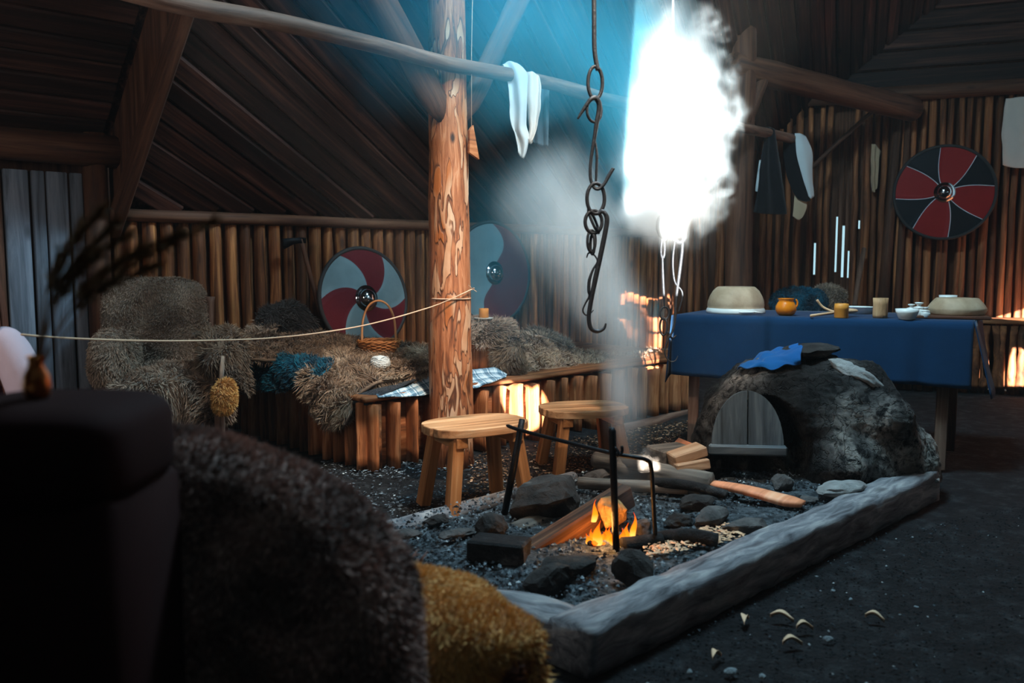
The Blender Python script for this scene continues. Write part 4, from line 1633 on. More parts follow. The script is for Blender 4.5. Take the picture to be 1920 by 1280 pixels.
mb.shell(surf(rowsP([[(436, 634, 5.75), (470, 615, 5.95), (508, 588, 6.05)], [(440, 640, 5.65), (478, 628, 5.8), (520, 618, 5.9)]]), 10, 16, .01), .02)
mb.fur(2500, .045, .006)
tag(mb.build('fur_throw', M_fgrey), 'pale grey strip of hide between the armchair and the dark bundled hide', 'fur')
hide('fleece', 'teal blue dyed fleece hanging over the bench end', 'fur', [
    [(452, 668, 5.85), (520, 668, 5.6), (575, 672, 5.42), (630, 680, 5.3)],
    [(455, 676, 5.8), (520, 678, 5.5), (572, 682, 5.3), (618, 690, 5.18)],
    [(460, 700, 5.78), (520, 702, 5.46), (565, 704, 5.28), (604, 706, 5.14)],
    [(462, 724, 5.8), (515, 730, 5.48), (560, 728, 5.3), (594, 724, 5.16)]], M_fteal, 15000, .04, nz=.012)
hide('blanket', 'dark charcoal felt blanket under the sheepskin, folded over the bench corner', 'blanket', [
    [(668, 722, 5.22), (740, 708, 5.40), (800, 696, 5.5)],
    [(660, 734, 5.02), (715, 726, 5.08), (798, 703, 5.28)],
    [(657, 740, 4.92), (695, 742, 4.87), (740, 728, 4.98)],
    [(657, 757, 4.90), (690, 758, 4.84), (708, 742, 4.84)]], M_felt, 3000, .006, nz=.006, t=.012, width=.003)
hide('sheepskin', 'big light brown sheepskin drooping over the bench corner by the white yarn', 'fur', [
    [(705, 650, 5.85), (752, 655, 5.75), (812, 664, 5.6)],
    [(655, 655, 5.7), (718, 676, 5.45), (800, 694, 5.25)],
    [(598, 676, 5.42), (648, 698, 5.2), (712, 718, 5.02)],
    [(572, 700, 5.24), (622, 724, 5.04), (668, 742, 4.9)],
    [(574, 738, 5.18), (616, 764, 4.98), (660, 772, 4.85)],
    [(592, 772, 5.12), (622, 796, 4.97), (650, 794, 4.85)]], M_flight, 28000, .058, nz=.02, width=.006, lean=(0, -.15, -.6), clump=.9)
# plaid blanket, passing behind the post
mb = MB()
mb.shell(surf(rowsP([
    [(712, 734, 5.02), (762, 712, 5.24), (812, 696, 5.45), (885, 693, 5.62), (932, 689, 5.72), (950, 697, 5.76)],
    [(706, 739, 4.90), (762, 728, 5.06), (812, 716, 5.22), (885, 706, 5.46), (928, 700, 5.6), (950, 703, 5.66)],
    [(710, 743, 4.83), (762, 743, 4.92), (812, 738, 5.06), (885, 728, 5.28), (915, 718, 5.38), (949, 706, 5.55)]]), 22, 46, .006, 14, 2), .008)
tag(mb.build('blanket', M_plaid), 'blue and white plaid blanket spread on the bench edge around the bark post', 'blanket')

# basket ----------------------------------------------------------------------------
BKC = P(711, 664, 5.62)
bk = thing('basket', 'shallow wicker basket with a tall arched handle on the brown fur', 'basket', BKC)
prof = [(0.085, 0.0), (0.105, 0.02), (0.125, 0.05), (0.137, 0.085)]
mb = MB()
for q in range(9):
    h = 0.005 + q * 0.010
    r = np.interp(h, [p_[1] for p_ in prof], [p_[0] for p_ in prof])
    K = 48
    ring = [BKC + Vector(((r + 0.006 * math.sin(12 * 2 * math.pi * i / K + math.pi * (q % 2))) * math.cos(2 * math.pi * i / K), (r + 0.006 * math.sin(12 * 2 * math.pi * i / K + math.pi * (q % 2))) * math.sin(2 * math.pi * i / K), h + 0.002 * math.sin(i))) for i in range(K + 1)]
    mb.tube(ring, 0.0056, n=5, cap=False)
for k in range(24):
    th = 2 * math.pi * k / 24
    mb.tube([BKC + Vector((r_ * math.cos(th), r_ * math.sin(th), h_)) for r_, h_ in prof], .004, n=4)
tag(mb.build('weave', M_wicker, bk), kind='stuff')
mb = MB()
mb.lathe([(0.0, 0.0), (0.084, 0.0), (0.084, 0.006), (0.0, 0.006)], BKC, n=24)
mb.build('bottom', M_wicker, bk)
mb = MB()
for tw in (0, 1):
    mb.tube([BKC + Vector(((0.137 + 0.005 * math.cos(i * .9 + tw * 3.1)) * math.cos(2 * math.pi * i / 60), (0.137 + 0.005 * math.cos(i * .9 + tw * 3.1)) * math.sin(2 * math.pi * i / 60), 0.09 + 0.005 * math.sin(i * .9 + tw * 3.1))) for i in range(61)], .006, n=5, cap=False)
mb.build('rim', M_wicker, bk)
for tw in (-1, 1):
    mb = MB()
    pts = []
    for i in range(33):
        t = math.pi * i / 32
        pts.append(BKC + Vector((-0.112 * math.cos(t) * (1 + .0 * tw), 0.012 * tw * math.cos(t * 2.2 + tw), 0.05 + 0.305 * math.sin(t) ** 0.62)))
    mb.tube(pts, .0068, n=7)
    mb.build('handle', M_handle, bk)
mb = MB()
c = P(713, 680, 5.22)
mb.pillow(c, (.060, .058, .048), e=1, nz=.06, seed=2)
for q in range(26):
    a1, a2 = rnd.uniform(0, 6.3), rnd.uniform(-.8, .8)
    M = Matrix.Rotation(a1, 3, 'Z') @ Matrix.Rotation(a2, 3, 'X')
    mb.tube([c + M @ Vector((.061 * math.cos(t), .059 * math.sin(t), 0.0)) * (1 if True else 0) for t in np.linspace(0, 2 * math.pi, 22)], .0022, n=4, cap=False)
tag(mb.build('yarn_ball', M_yarn), 'ball of white yarn resting on the sheepskin before the basket', 'yarn')

# ================================================================== SHIELDS
def shield(label, c, nrm, Rr, bounds, mats, cat='shield', roll=0.0, line=None, boss=0.2):
    """bounds(r) -> list of angles, one coloured field between each and the next; line: width of white outline"""
    t = thing('round_shield', label, cat, c)
    nrm = nrm.normalized()
    x = Z.cross(nrm).normalized()
    M = frame(c, x, z=nrm)
    nb = len(bounds(0.5))
    mb = MB()
    nrad = 22
    sub = 7
    vs, fs, ms = [], [], []
    for i in range(nrad + 1):
        r = i / nrad
        rr_ = max(r, 0.02)
        an = bounds(rr_)
        for k in range(nb):
            a0, a1 = an[k], an[(k + 1) % nb] + (2 * math.pi if k == nb - 1 else 0)
            lw = (line / rr_ / Rr if line else 0)
            st = [a0 + lw + (a1 - a0 - lw) * q / (sub - 1) for q in range(sub)]
            st = [a0] + st if line else [a0] + st[1:] if False else st
            for th in st:
                vs.append(M @ Vector((Rr * r * math.cos(th + roll), Rr * r * math.sin(th + roll), 0.02 + 0.025 * (1 - r * r))))
    per = len(vs) // (nrad + 1)
    pk = per // nb
    for i in range(nrad):
        for q in range(per):
            q2 = (q + 1) % per
            k, w = divmod(q, pk)
            if w == pk - 1 and not line:
                mi = k
            elif line and w == 0:
                mi = nb
            else:
                mi = k
            fs.append((i * per + q, i * per + q2, (i + 1) * per + q2, (i + 1) * per + q))
            ms.append(mi)
    mb.add(vs, fs, None, ms)
    bk_ = len(mb.v)
    o = mb.build('painted_board', mats + ([M_sline] if line else []), t)
    mb = MB()
    mb.lathe([(0.0, 0.0), (Rr * .99, 0.0), (Rr * .99, 0.019), (0.0, 0.019)], Vector((0, 0, 0)), n=56, axis=M)
    mb.build('back_board', M_beam, t)
    mb = MB()
    mb.tube([M @ Vector((Rr * math.cos(q), Rr * math.sin(q), 0.014)) for q in np.linspace(0, 2 * math.pi, 73)], 0.016, n=8, cap=False)
    mb.build('rim', M_rim, t)
    rb_ = boss * Rr
    mb = MB()
    mb.lathe([(rb_ * 1.35, 0.044), (rb_ * 1.35, 0.048), (rb_ * 1.02, 0.05)] + [(rb_ * math.cos(q), 0.05 + rb_ * .85 * math.sin(q)) for q in np.linspace(0.05, math.pi / 2, 10)], Vector((0, 0, 0)), n=32, axis=M)
    mb.build('boss', M_steel, t)
    return t


def petals(r):
    out = []
    w = R(22) + (1 - r) ** 1.3 * R(22)
    for k in range(4):
        c = math.pi / 2 * k + R(74)
        out += [c - w, c + w]
    return out


shield('red and black round shield with four red petals hung high on the stick wall', P(1770, 361, 8.2), EN, 0.435, petals, [M_sred, M_sblack] * 4, line=0.007, boss=.16)
swirl6 = lambda r: [R(-8) + k * math.pi / 3 + 0.95 * (r - 0.4) for k in range(6)]
shield('round shield swirled shade-tinted white and dark red, leaning behind the basket', P(681, 560, 6.5), N + Z * .14, 0.385, swirl6, [M_swhite, M_sdark] * 3, boss=.19, roll=R(-24))
swirl2 = lambda r: [R(92) - 0.55 * math.sin((r) * 3.1) + k * math.pi for k in range(2)]
shield('round shield half grey and half dark red on the wall behind the candle', P(921, 512, 7.45), N + Z * .05, 0.44, swirl2, [M_swhite, M_sdark], boss=.17)
# axe leaning on the wall
ax0, ax1 = P(564, 448, 6.22), P(604, 600, 6.3)
axe = thing('axe', 'black-headed long axe leaning against the log wall beside the swirled shield', 'axe', ax1)
mb = MB()
mb.tube([ax0 + (ax1 - ax0) * i / 6 for i in range(7)], [.017] * 7, n=8, wob=.05)
mb.build('haft', M_beam, axe)
mb = MB()
up = (ax0 - ax1).normalized()
Mx = frame(ax0 - up * 0.02, U, up)
mb.prism([(-.145, -.055), (-.15, .02), (-.09, .025), (-.02, .03), (.03, .028), (.03, -.01), (-.02, -.012), (-.07, -.02)], 0.03, Mx)
mb.build('head', M_iron, axe)

# stump table with hide and candle ---------------------------------------------------
SC = P(916, 690, 5.95)
mb = MB()
Hs = P(916, 606, 5.95).z - SC.z
mb.tube([SC + Z * Hs * i / 6 for i in range(7)], [.148, .142, .138, .135, .135, .136, .137], n=22, wob=.08, seed=6)
tag(mb.build('stump', M_bench), 'short orange log stump standing on the bench behind the bark post', 'stump')
mb = MB()
cz = SC + Z * (Hs + 0.012)
vs, fs = [], []
nr_, na = 14, 40
for i in range(nr_ + 1):
    for k in range(na):
        th = 2 * math.pi * k / na
        rmax = .235 + .03 * math.sin(th * 3 + 1)
        r = rmax * i / nr_
        q = min(r, 0.165 + (r - .165) * .25 if r > .165 else r)
        z = 0 if r < .13 else -((r - .13) ** 1.0) * 1.15 * (1 if r > .16 else .4)
        vs.append(cz + Vector((q * math.cos(th), q * math.sin(th), z + .012 * vnoise((r * 9, th * 2, 4)))))
for i in range(nr_):
    for k in range(na):
        fs.append((i * na + k, (i + 1) * na + k, (i + 1) * na + (k + 1) % na, i * na + (k + 1) % na))
mb.add(vs, fs)
mb.fur(8000, .05, .006, (0, 0, -.5), .5, .7)
tag(mb.build('fur_cover', M_fgrey), 'grey fluffy hide draped over the stump as a table cover', 'fur')
cd = cz + Vector((-.03, -.05, .022))
mb = MB()
mb.lathe([(0, 0), (.055, 0), (.068, .008), (.066, .010), (0, .006)], cd, n=28)
tag(mb.build('saucer', M_porc), 'small white saucer under the beeswax candle', 'saucer')
cdl = thing('candle', 'stubby beeswax candle on a white saucer on the hide-covered stump', 'candle', cd + Z * .01)
mb = MB()
mb.lathe([(0, 0.01), (.033, 0.01), (.034, .07), (.031, .074), (.026, .068), (0, .068)], cd, n=24)
mb.build('wax', M_wax, cdl)
mb = MB()
mb.tube([cd + Z * .066, cd + Vector((.002, 0, .082))], .0016, n=5)
mb.build('wick', M_wick, cdl)
mb = MB()
mb.pillow(P(956, 668, 5.78), (.10, .10, .115), Matrix.Rotation(.6, 3, 'Z'), e=.85, nz=.2, seed=6)
mb.fur(5500, .05, .007, (0, 0, -.5), .6, .9)
tag(mb.build('fur_cushion', M_fbrown), 'round brown fur cushion beside the stump on the bench', 'cushion')
hide('fur_throw', 'heaped brown fur throw on the bench seen through the smoke', 'fur', [
    [(950, 660, 6.3), (1000, 632, 6.6), (1060, 655, 6.9), (1130, 668, 7.3), (1250, 660, 8.0)],
    [(960, 680, 6.0), (1010, 652, 6.3), (1070, 668, 6.5), (1140, 672, 6.8), (1260, 664, 7.6)],
    [(970, 698, 5.85), (1020, 690, 6.0), (1080, 690, 6.25), (1150, 686, 6.5), (1270, 674, 7.2)]], M_flight, 20000, .05, nz=.045, ns=6, seed=5)
hide('fur_throw', 'grey hide lying over the brown fur heap against the wall', 'fur', [
    [(965, 630, 6.7), (1010, 618, 6.9), (1060, 640, 7.1)],
    [(968, 645, 6.4), (1015, 632, 6.55), (1072, 655, 6.8)]], M_fgrey, 4000, .05, nz=.02, seed=7, nu=12)

# ================================================================== ARMCHAIR BY THE ENTRANCE
AC = G(300, 850)
AC = Vector((P(300, 700, 4.95).x, 4.95, 0))
chair = thing('fur_armchair', 'wooden armchair upholstered in grey-brown fur beside the bench', 'armchair', AC)
rz = Matrix.Rotation(R(14), 3, 'Z')
fr = rz @ Vector((0, -1, 0))


def fpart(name, c, h, mat, cnt, ln, parent, e=.55, rot=None, nz=.08, seed=1, lean=(0, 0, -.5), width=.0055, only=None, clump=.6):
    mb = MB()
    mb.pillow(c, h, rot if rot is not None else rz, e=e, nu=32, nv=20, nz=nz, seed=seed)
    mb.fur(cnt, ln, width, lean, .5, clump, only=only)
    return mb.build(name, mat, parent)


fpart('backrest', P(295, 612, 5.3), (.30, .085, .29), M_fgrey, 26000, .019, chair, seed=2, e=.45)
fpart('seat', P(318, 722, 4.88), (.34, .34, .11), M_fgrey, 22000, .034, chair, seed=3, lean=(0, -.3, -.6), width=.006)
fpart('seat_front', P(325, 757, 4.60), (.30, .05, .13), M_fgrey, 11000, .05, chair, seed=5, lean=(0, -.2, -.9), width=.006, clump=.9)
fpart('arm', P(214, 672, 4.78), (.115, .27, .165), M_fgrey, 15000, .024, chair, seed=7, lean=(-.1, -.1, -.5), e=.8)
fpart('arm', P(414, 668, 4.86), (.10, .30, .14), M_fbrown, 5000, .05, chair, seed=9, e=.8)
for (x0, y0, x1, y1, d) in ((196, 538, 200, 700, 5.32), (394, 556, 391, 700, 5.36)):
    mb = MB()
    mb.tube([P(x0, y0, d), P(x0, y0 + 10, d), P(x1, y1, d), Vector((P(x1, y1, d).x, d, 0))], [.03, .024, .024, .024], n=10)
    mb.build('post', M_pole, chair)
for (x0, d) in ((232, 4.6), (411, 4.58)):
    mb = MB()
    p_ = P(x0, 760, d)
    mb.box((.05, .05, .46), frame(Vector((p_.x, d, .23)), rz @ Vector((1, 0, 0)), rz @ Vector((0, 1, 0))), bev=.005)
    mb.build('leg', M_pole, chair)
hide('sheepskin', 'brown sheepskin slung over the armchair arm next to the bench', 'fur', [
    [(368, 628, 4.98), (376, 650, 4.86), (384, 690, 4.78), (392, 716, 4.74)],
    [(395, 616, 4.92), (405, 640, 4.72), (410, 690, 4.64), (412, 722, 4.6)],
    [(425, 612, 4.9), (432, 640, 4.70), (436, 690, 4.62), (440, 722, 4.58)],
    [(446, 618, 4.98), (456, 650, 4.82), (462, 696, 4.74), (463, 738, 4.7)]], M_fbrown, 18000, .042, nz=.012, t=.03, lean=(0, -.1, -.8), width=.0055)
mit = thing('fur_mitten', 'yellow fluffy fleece mitten hanging below the armchair arm', 'mitten', P(421, 776, 4.5))
fpart('mitten_fleece', P(421, 744, 4.5), (.055, .04, .088), M_fyellow, 6500, .024, mit, e=.95, rot=Matrix.Rotation(.12, 3, 'Y'), lean=(0, 0, -.4))
mb = MB()
mb.tube([P(414, 716, 4.52), P(416, 690, 4.55), P(418, 668, 4.57)], [.02, .022, .016], n=8, flat=.5)
mb.build('strap', M_fgrey, mit)

# ================================================================== TABLE WITH BLUE CLOTH
T0, T1 = P(1272, 592, 5.35), P(1820, 605, 4.75)
TZ = (T0.z + T1.z) / 2
T0.z = T1.z = TZ
tx = (T1 - T0).normalized()
tl = (T1 - T0).length
tb = Vector((0.52, 0.854, 0)) * 0.78
table = thing('table', 'long serving table under a blue linen cloth behind the oven', 'table', ((T0 + T1 + tb) / 2).xy.to_3d())
mb = MB()
q = [T0 + tx * .03 + tb * .04, T1 - tx * .03 + tb * .04, T1 - tx * .03 + tb * .97, T0 + tx * .03 + tb * .97]
mb.add([p_ - Z * .008 for p_ in q] + [p_ - Z * .045 for p_ in q], [(0, 1, 2, 3), (7, 6, 5, 4), (0, 4, 5, 1), (1, 5, 6, 2), (2, 6, 7, 3), (3, 7, 4, 0)])
mb.build('table_top', M_board, table, smooth=False)
for (px, d, py, sl) in ((1312, 5.42, 700, -.07), (1767, 4.86, 745, 0.0)):
    tp = P(px, py, d)
    p0, p1 = Vector((tp.x, tp.y, TZ - .045)), Vector((tp.x + sl, tp.y, 0))
    mb = MB()
    mb.box((.062, .05, (p0 - p1).length), frame((p0 + p1) / 2, tx, z=(p0 - p1)), bev=.004)
    mb.build('leg', M_pole, table, smooth=False)
for p_ in (T0 + tx * .25 + tb * .85, T1 - tx * .12 + tb * .85):
    mb = MB()
    mb.box((.06, .05, TZ - .045), frame(Vector((p_.x, p_.y, (TZ - .045) / 2)), tx, tb), bev=.004)
    mb.build('leg', M_board, table, smooth=False)
# the cloth: top, front drop, and the two ends
mb = MB()
drop = 0.37
nx = 90


def dropfold(x, k, am=.012):
    return am * k * (math.sin(x * 21 + 1.3 * math.sin(x * 5)) * .6 + math.sin(x * 43 + 2) * .3)


g = []
outw = -Vector((-tx.y, tx.x, 0))
for i in range(nx + 1):
    t = -0.035 + (tl + .05) * i / nx
    row = []
    for v in np.linspace(1, 0, 7):
        row.append(T0 + tx * t + tb * v + Z * .004)
    base = T0 + tx * t
    dr = drop + .012 * math.sin(t * 4)
    for v in np.linspace(0.04, 1, 14):
        row.append(base + outw * (.014 + dropfold(t, v) + .02 * v) - Z * dr * v + Z * .002)
    g.append([tuple(p_) for p_ in row])
mb.shell(np.array(g), .005)
for (c0, ax_, sgn) in ((T1 + tx * .012, tb, 1), (T0 - tx * .035, tb, -1)):
    g = []
    for i in range(25):
        t = i / 24
        row = []
        for v in np.linspace(0, 1, 12):
            fl_ = .06 * math.sin(t * 9) * v
            row.append(tuple(c0 + ax_ * t + tx * sgn * (.006 + (.10 * v * (1 - t * .6) if sgn > 0 else .03 * v) + fl_ * .4) + outw * .02 * v * (1 - t) - Z * v * (drop + .03 * math.sin(t * 7 + 1) + (.03 * max(0, 1 - t * 5))) + Z * .004))
        g.append(row)
    mb.shell(np.array(g), .005)
tag(mb.build('tablecloth', M_blue), 'blue linen tablecloth hanging down from the long serving table', 'tablecloth')


def on_table(px, py, d):
    p_ = P(px, py, d)
    p_.z = TZ + .0075
    return p_


mb = MB()
mb.lathe([(.186, 0), (.188, .012), (.182, .03), (.178, .034), (.181, .05), (.178, .075), (.165, .11), (.145, .145), (.122, .166), (.116, .170), (0, .168)], on_table(1379, 588, 5.55), n=44, mi=[1, 1, 1, 0, 0, 0, 0, 0, 0, 0], wob=.01)
tag(mb.build('bowl', [M_stone, M_porc]), 'large upturned stoneware bowl with a white glazed lip at the table end', 'bowl')
mb = MB()
p0 = on_table(1400, 584, 5.32)
mb.pillow(p0 + Vector((.0, 0, .018)), (.05, .028, .012), e=1)
mb.tube([p0 + Vector((.04, 0, .02)), p0 + Vector((.10, .01, .012))], .007, n=6)
tag(mb.build('spoon', M_porc), 'white spoon lying in front of the large upturned bowl', 'spoon')
jug = thing('jug', 'small round orange glazed jug on the blue cloth', 'jug', on_table(1473, 597, 5.28))
c = on_table(1473, 597, 5.28)
mb = MB()
mb.lathe([(.035, 0), (.052, .01), (.063, .034), (.062, .055), (.05, .08), (.043, .09), (.047, .102), (.050, .106), (.043, .104), (.040, .09), (0, .088)], c, n=36)
mb.build('body', M_orange, jug)
mb = MB()
mb.tube([c + Vector((.05 + .014 * math.sin(t), -.02, .075 + .024 * math.cos(t))) for t in np.linspace(0.2, 2.8, 9)], .006, n=7)
mb.build('handle', M_orange, jug)
mb = MB()
p0, p1 = on_table(1520, 600, 5.05), on_table(1632, 590, 5.25)
dv = (p1 - p0).normalized()
mb.tube([p0 + Z * .012, p0 + dv * .12 + Z * .022, p0 + dv * .23 + Z * .03], [.009, .008, .011], n=8)
mb.pillow(p0 + dv * .295 + Z * .034, (.075, .034, .016), Matrix.Rotation(math.atan2(dv.y, dv.x), 3, 'Z'), e=1)
tag(mb.build('wooden_spoon', M_spoon), 'big pale wooden spoon lying by the yellow wooden cup', 'spoon')
mb = MB()
mb.tube(path([P(1532, 562, 5.2), P(1541, 574, 5.2), P(1556, 582, 5.18), P(1572, 586, 5.16)], 14), [.008] * 12 + [.012, .014], n=8)
tag(mb.build('ladle', M_spoon), 'curved wooden ladle handle sticking up beside the yellow wooden cup', 'ladle')
c = on_table(1577, 600, 5.05)
mb = MB()
mb.lathe([(.038, 0), (.040, .004), (.040, .05), (.041, .052), (.040, .083), (.034, .085), (.033, .05), (0, .05)], c, n=28)
tag(mb.build('wooden_cup', M_wax), 'small straight yellow cup standing before the spoons', 'cup')
c = on_table(1606, 583, 5.5)
mb = MB()
mb.lathe([(.09, 0), (.105, .03), (.112, .042), (.116, .044), (.107, .040), (.09, .006), (0, .005)], c, n=36)
tag(mb.build('pan', M_porc), 'shallow white enamel dish behind the wooden spoon', 'dish')
c = on_table(1650, 600, 5.05)
mb = MB()
vs_prof = [(.040, 0), (.042, .02), (.041, .08), (.043, .118), (.037, .116), (.036, .06), (0, .06)]
mb.lathe(vs_prof, c, n=26, wob=.08)
tag(mb.build('bark_container', M_horn), 'tall birch bark container next to the white lidded pots', 'container')
c = on_table(1765, 604, 4.98)
mb = MB()
mb.box((.46, .26, .018), frame(on_table(1770, 600, 5.06) + Z * .009, tx, tb), bev=.004, gax=0)
tag(mb.build('cutting_board', M_board, smooth=False), 'dark wooden board under the wide brown bowl', 'board')
mb = MB()
c = on_table(1793, 598, 5.10) + Z * .019
mb.lathe([(.150, 0), (.152, .006), (.163, .028), (.160, .04), (.140, .07), (.118, .094), (.113, .097), (0, .096)], c, n=44, wob=.01)
tag(mb.build('bowl', M_stone), 'wide brown upturned stoneware bowl on the dark board', 'bowl')
c = on_table(1700, 606, 4.9)
mb = MB()
mb.lathe([(.038, 0), (.045, .006), (.060, .04), (.064, .062), (.058, .060), (.04, .012), (0, .01)], c, n=30)
tag(mb.build('bowl', M_porc), 'small white bowl in front of the lidded white pots', 'bowl')
for (px, py, d, s_, lab) in ((1722, 598, 5.05, 1.0, 'taller white lidded pot between the small bowl and the wide bowl'), (1735, 600, 5.0, .72, 'smaller white lidded pot touching the wide brown bowl'), (1708, 596, 5.12, .85, 'white lidded pot half hidden by the small white bowl')):
    c = on_table(px, py, d)
    pt = thing('pot', lab, 'pot', c, 'white lidded pots')
    mb = MB()
    mb.lathe([(.022 * s_, 0), (.034 * s_, .012 * s_), (.036 * s_, .04 * s_), (.03 * s_, .058 * s_), (0, .058 * s_)], c, n=24)
    mb.build('body', M_porc, pt)
    mb = MB()
    mb.lathe([(.033 * s_, .056 * s_), (.03 * s_, .064 * s_), (.012 * s_, .07 * s_), (.012 * s_, .078 * s_), (.024 * s_, .086 * s_), (.024 * s_, .092 * s_), (0, .094 * s_)], c, n=20)
    mb.build('lid', M_porc, pt)
c = on_table(1776, 590, 5.3)
mb = MB()
mb.lathe([(.030, 0), (.03, .05), (.05, .10), (.052, .125), (.048, .124), (.04, .1), (0, .09)], c, n=28)
tag(mb.build('cup', M_porc), 'white footed cup standing behind the wide brown bowl', 'cup')

# ================================================================== BENCH UNDER THE STICK WALL
eb0 = end_s(1400, .6)
bz2 = .67
eb = thing('plank_bench', 'plank bench along the stick wall with sunlit boards at its end', 'bench', EW(3.5, .35, 0))
for q in range(3):
    mb = MB()
    mb.box((5.6, .19, .04), frame(EW(4.3, .12 + .2 * q, bz2 - .02 + .004 * q), E, -EN), bev=.008, gax=0, jit=.01, seed=q)
    mb.build('seat_board', M_bench, eb)
s = 1.6
while s < 7.0:
    r, me = rnd.choice(sp)
    piece(me, 'stick', frame(EW(s + r, .58, 0), E, z=Z) @ Matrix.Diagonal((1.15, 1.15, (bz2 - .05) / 2.85, 1)), eb)
    s += 2.2 * r + rnd.choice((.004, .02))
for (lab, c, h, mt, sd, ct) in (('teal dyed fur bundle on the bench behind the serving table', P(1498, 566, 8.25), (.25, .14, .125), M_fteal, 4, 5000), ('greyish brown fur bundle touching the teal fur on the end bench', P(1553, 560, 8.3), (.16, .12, .125), M_fgrey, 6, 4000)):
    mb = MB()
    mb.pillow(c, h, Matrix.Rotation(-.3, 3, 'Z'), e=.9, nz=.15, seed=sd)
    mb.fur(ct, .04, .008, (0, 0, -.4))
    tag(mb.build('fur_bundle', mt), lab, 'fur')
mb = MB()
mb.tube([P(1620, 466, 8.45), P(1614, 500, 8.35), P(1602, 572, 8.1)], [.022, .026, .02], n=9, wob=.08)
tag(mb.build('club', M_pole), 'pale wooden club leaning on the stick wall above the bench', 'club')

# ================================================================== HANGING CLOTHES
def drape(name, label, rows, mat, nu=24, nv=20, fold=.015, nf=4, t=.006, cat='cloth', seed=0):
    g = surf(rowsP(rows), nu, nv, .006, 8, seed)
    for i in range(nu):
        for j in range(nv):
            g[i, j, 1] += fold * math.sin(j / (nv - 1) * nf * math.pi + seed + .8 * math.sin(i * .2)) * min(1, i / nu * 2 + .25)
    mb = MB()
    mb.shell(g, t)
    return tag(mb.build(name, mat), label, cat)


def Dp(px, off=0):
    return on_pole(px).y + off


d0 = Dp(975)
shirt = thing('white_shirt', 'crumpled white linen garment slung over the drying pole', 'garment', P(980, 150, d0))
for (rows, sd) in (([[(962, 152, d0 + .10), (948, 150, d0 + .10), (938, 150, d0 + .09)], [(966, 118, d0 + .03), (952, 117, d0 + .01), (942, 124, d0 + .0)],
                     [(988, 138, d0 - .07), (966, 128, d0 - .08), (946, 128, d0 - .07)], [(988, 185, d0 - .08), (972, 190, d0 - .10), (955, 185, d0 - .08)],
                     [(986, 230, d0 - .07), (972, 242, d0 - .09), (957, 225, d0 - .07)], [(992, 258, d0 - .06), (978, 268, d0 - .07), (966, 250, d0 - .06)], [(982, 296, d0 - .05), (977, 294, d0 - .05), (971, 286, d0 - .05)]], 1),
                   ([[(986, 150, d0 + .08), (1000, 150, d0 + .08), (1012, 155, d0 + .08)], [(984, 136, d0 - .02), (998, 136, d0 - .03), (1010, 142, d0 - .02)],
                     [(984, 160, d0 - .06), (1000, 158, d0 - .07), (1014, 165, d0 - .06)], [(988, 205, d0 - .06), (1000, 210, d0 - .07), (1013, 200, d0 - .06)], [(992, 240, d0 - .05), (998, 262, d0 - .06), (1006, 238, d0 - .05)], [(990, 255, d0 - .05), (994, 268, d0 - .05), (999, 262, d0 - .05)]], 2)):
    g = surf(rowsP(rows), 36, 22, .006, 12, sd)
    for i in range(36):
        for j in range(22):
            g[i, j, 1] += .012 * math.sin(j / 21 * 9 + i * .08)
    mb = MB()
    mb.shell(g, .006)
    mb.build('lobe', M_white if sd == 1 else M_cream, shirt)
drape('grey_cloth', 'dull grey-green cloth hanging on the pole behind the white garment', [[(1002, 150, d0 + .35), (1016, 150, d0 + .35), (1030, 152, d0 + .36)], [(1000, 210, d0 + .3), (1014, 212, d0 + .3), (1028, 210, d0 + .3)], [(998, 266, d0 + .3), (1012, 272, d0 + .3), (1027, 274, d0 + .3)]], M_greyc)
da = Dp(1440)
drape('black_coat', 'long black woollen garment hanging from the pole beside the far log post', [[(1436, 240, da + .02), (1442, 238, da), (1452, 242, da)], [(1428, 300, da - .06), (1442, 300, da - .08), (1462, 300, da - .06)], [(1420, 360, da - .06), (1442, 362, da - .08), (1470, 360, da - .06)], [(1412, 398, da - .05), (1440, 402, da - .06), (1474, 402, da - .05)]], M_black, cat='garment')
drape('white_undershirt', 'sliver of white cloth hanging behind the long black garment', [[(1424, 300, da + .04), (1430, 300, da + .04), (1436, 300, da + .04)], [(1420, 335, da + .03), (1426, 335, da + .03), (1432, 335, da + .03)], [(1416, 358, da + .03), (1424, 360, da + .03), (1430, 360, da + .03)]], M_white)
dbb = Dp(1490)
vest = thing('vest', 'black vest with white and tan facings hung at the end of the pole', 'garment', P(1495, 255, dbb))
for (rows, mt) in (([[(1468, 252, dbb - .02), (1480, 250, dbb - .04), (1494, 250, dbb - .03)], [(1470, 300, dbb - .06), (1484, 300, dbb - .08), (1500, 305, dbb - .07)], [(1480, 345, dbb - .06), (1496, 350, dbb - .08), (1512, 350, dbb - .07)], [(1496, 372, dbb - .06), (1510, 378, dbb - .07), (1520, 376, dbb - .06)]], M_black),
                   ([[(1490, 250, dbb - .05), (1500, 250, dbb - .06), (1510, 256, dbb - .04)], [(1494, 290, dbb - .10), (1508, 288, dbb - .11), (1523, 284, dbb - .06)], [(1504, 330, dbb - .10), (1514, 330, dbb - .11), (1523, 330, dbb - .07)], [(1516, 368, dbb - .09), (1521, 372, dbb - .09), (1526, 368, dbb - .07)]], M_white),
                   ([[(1492, 356, dbb - .04), (1500, 356, dbb - .04), (1507, 360, dbb - .04)], [(1488, 385, dbb - .04), (1500, 388, dbb - .05), (1513, 386, dbb - .04)], [(1486, 405, dbb - .04), (1496, 412, dbb - .04), (1504, 408, dbb - .04)]], M_tanc)):
    mb = MB()
    mb.shell(surf(rowsP(rows), 20, 14, .004, 9), .008)
    mb.build('facing' if mt is not M_black else 'body', mt, vest)
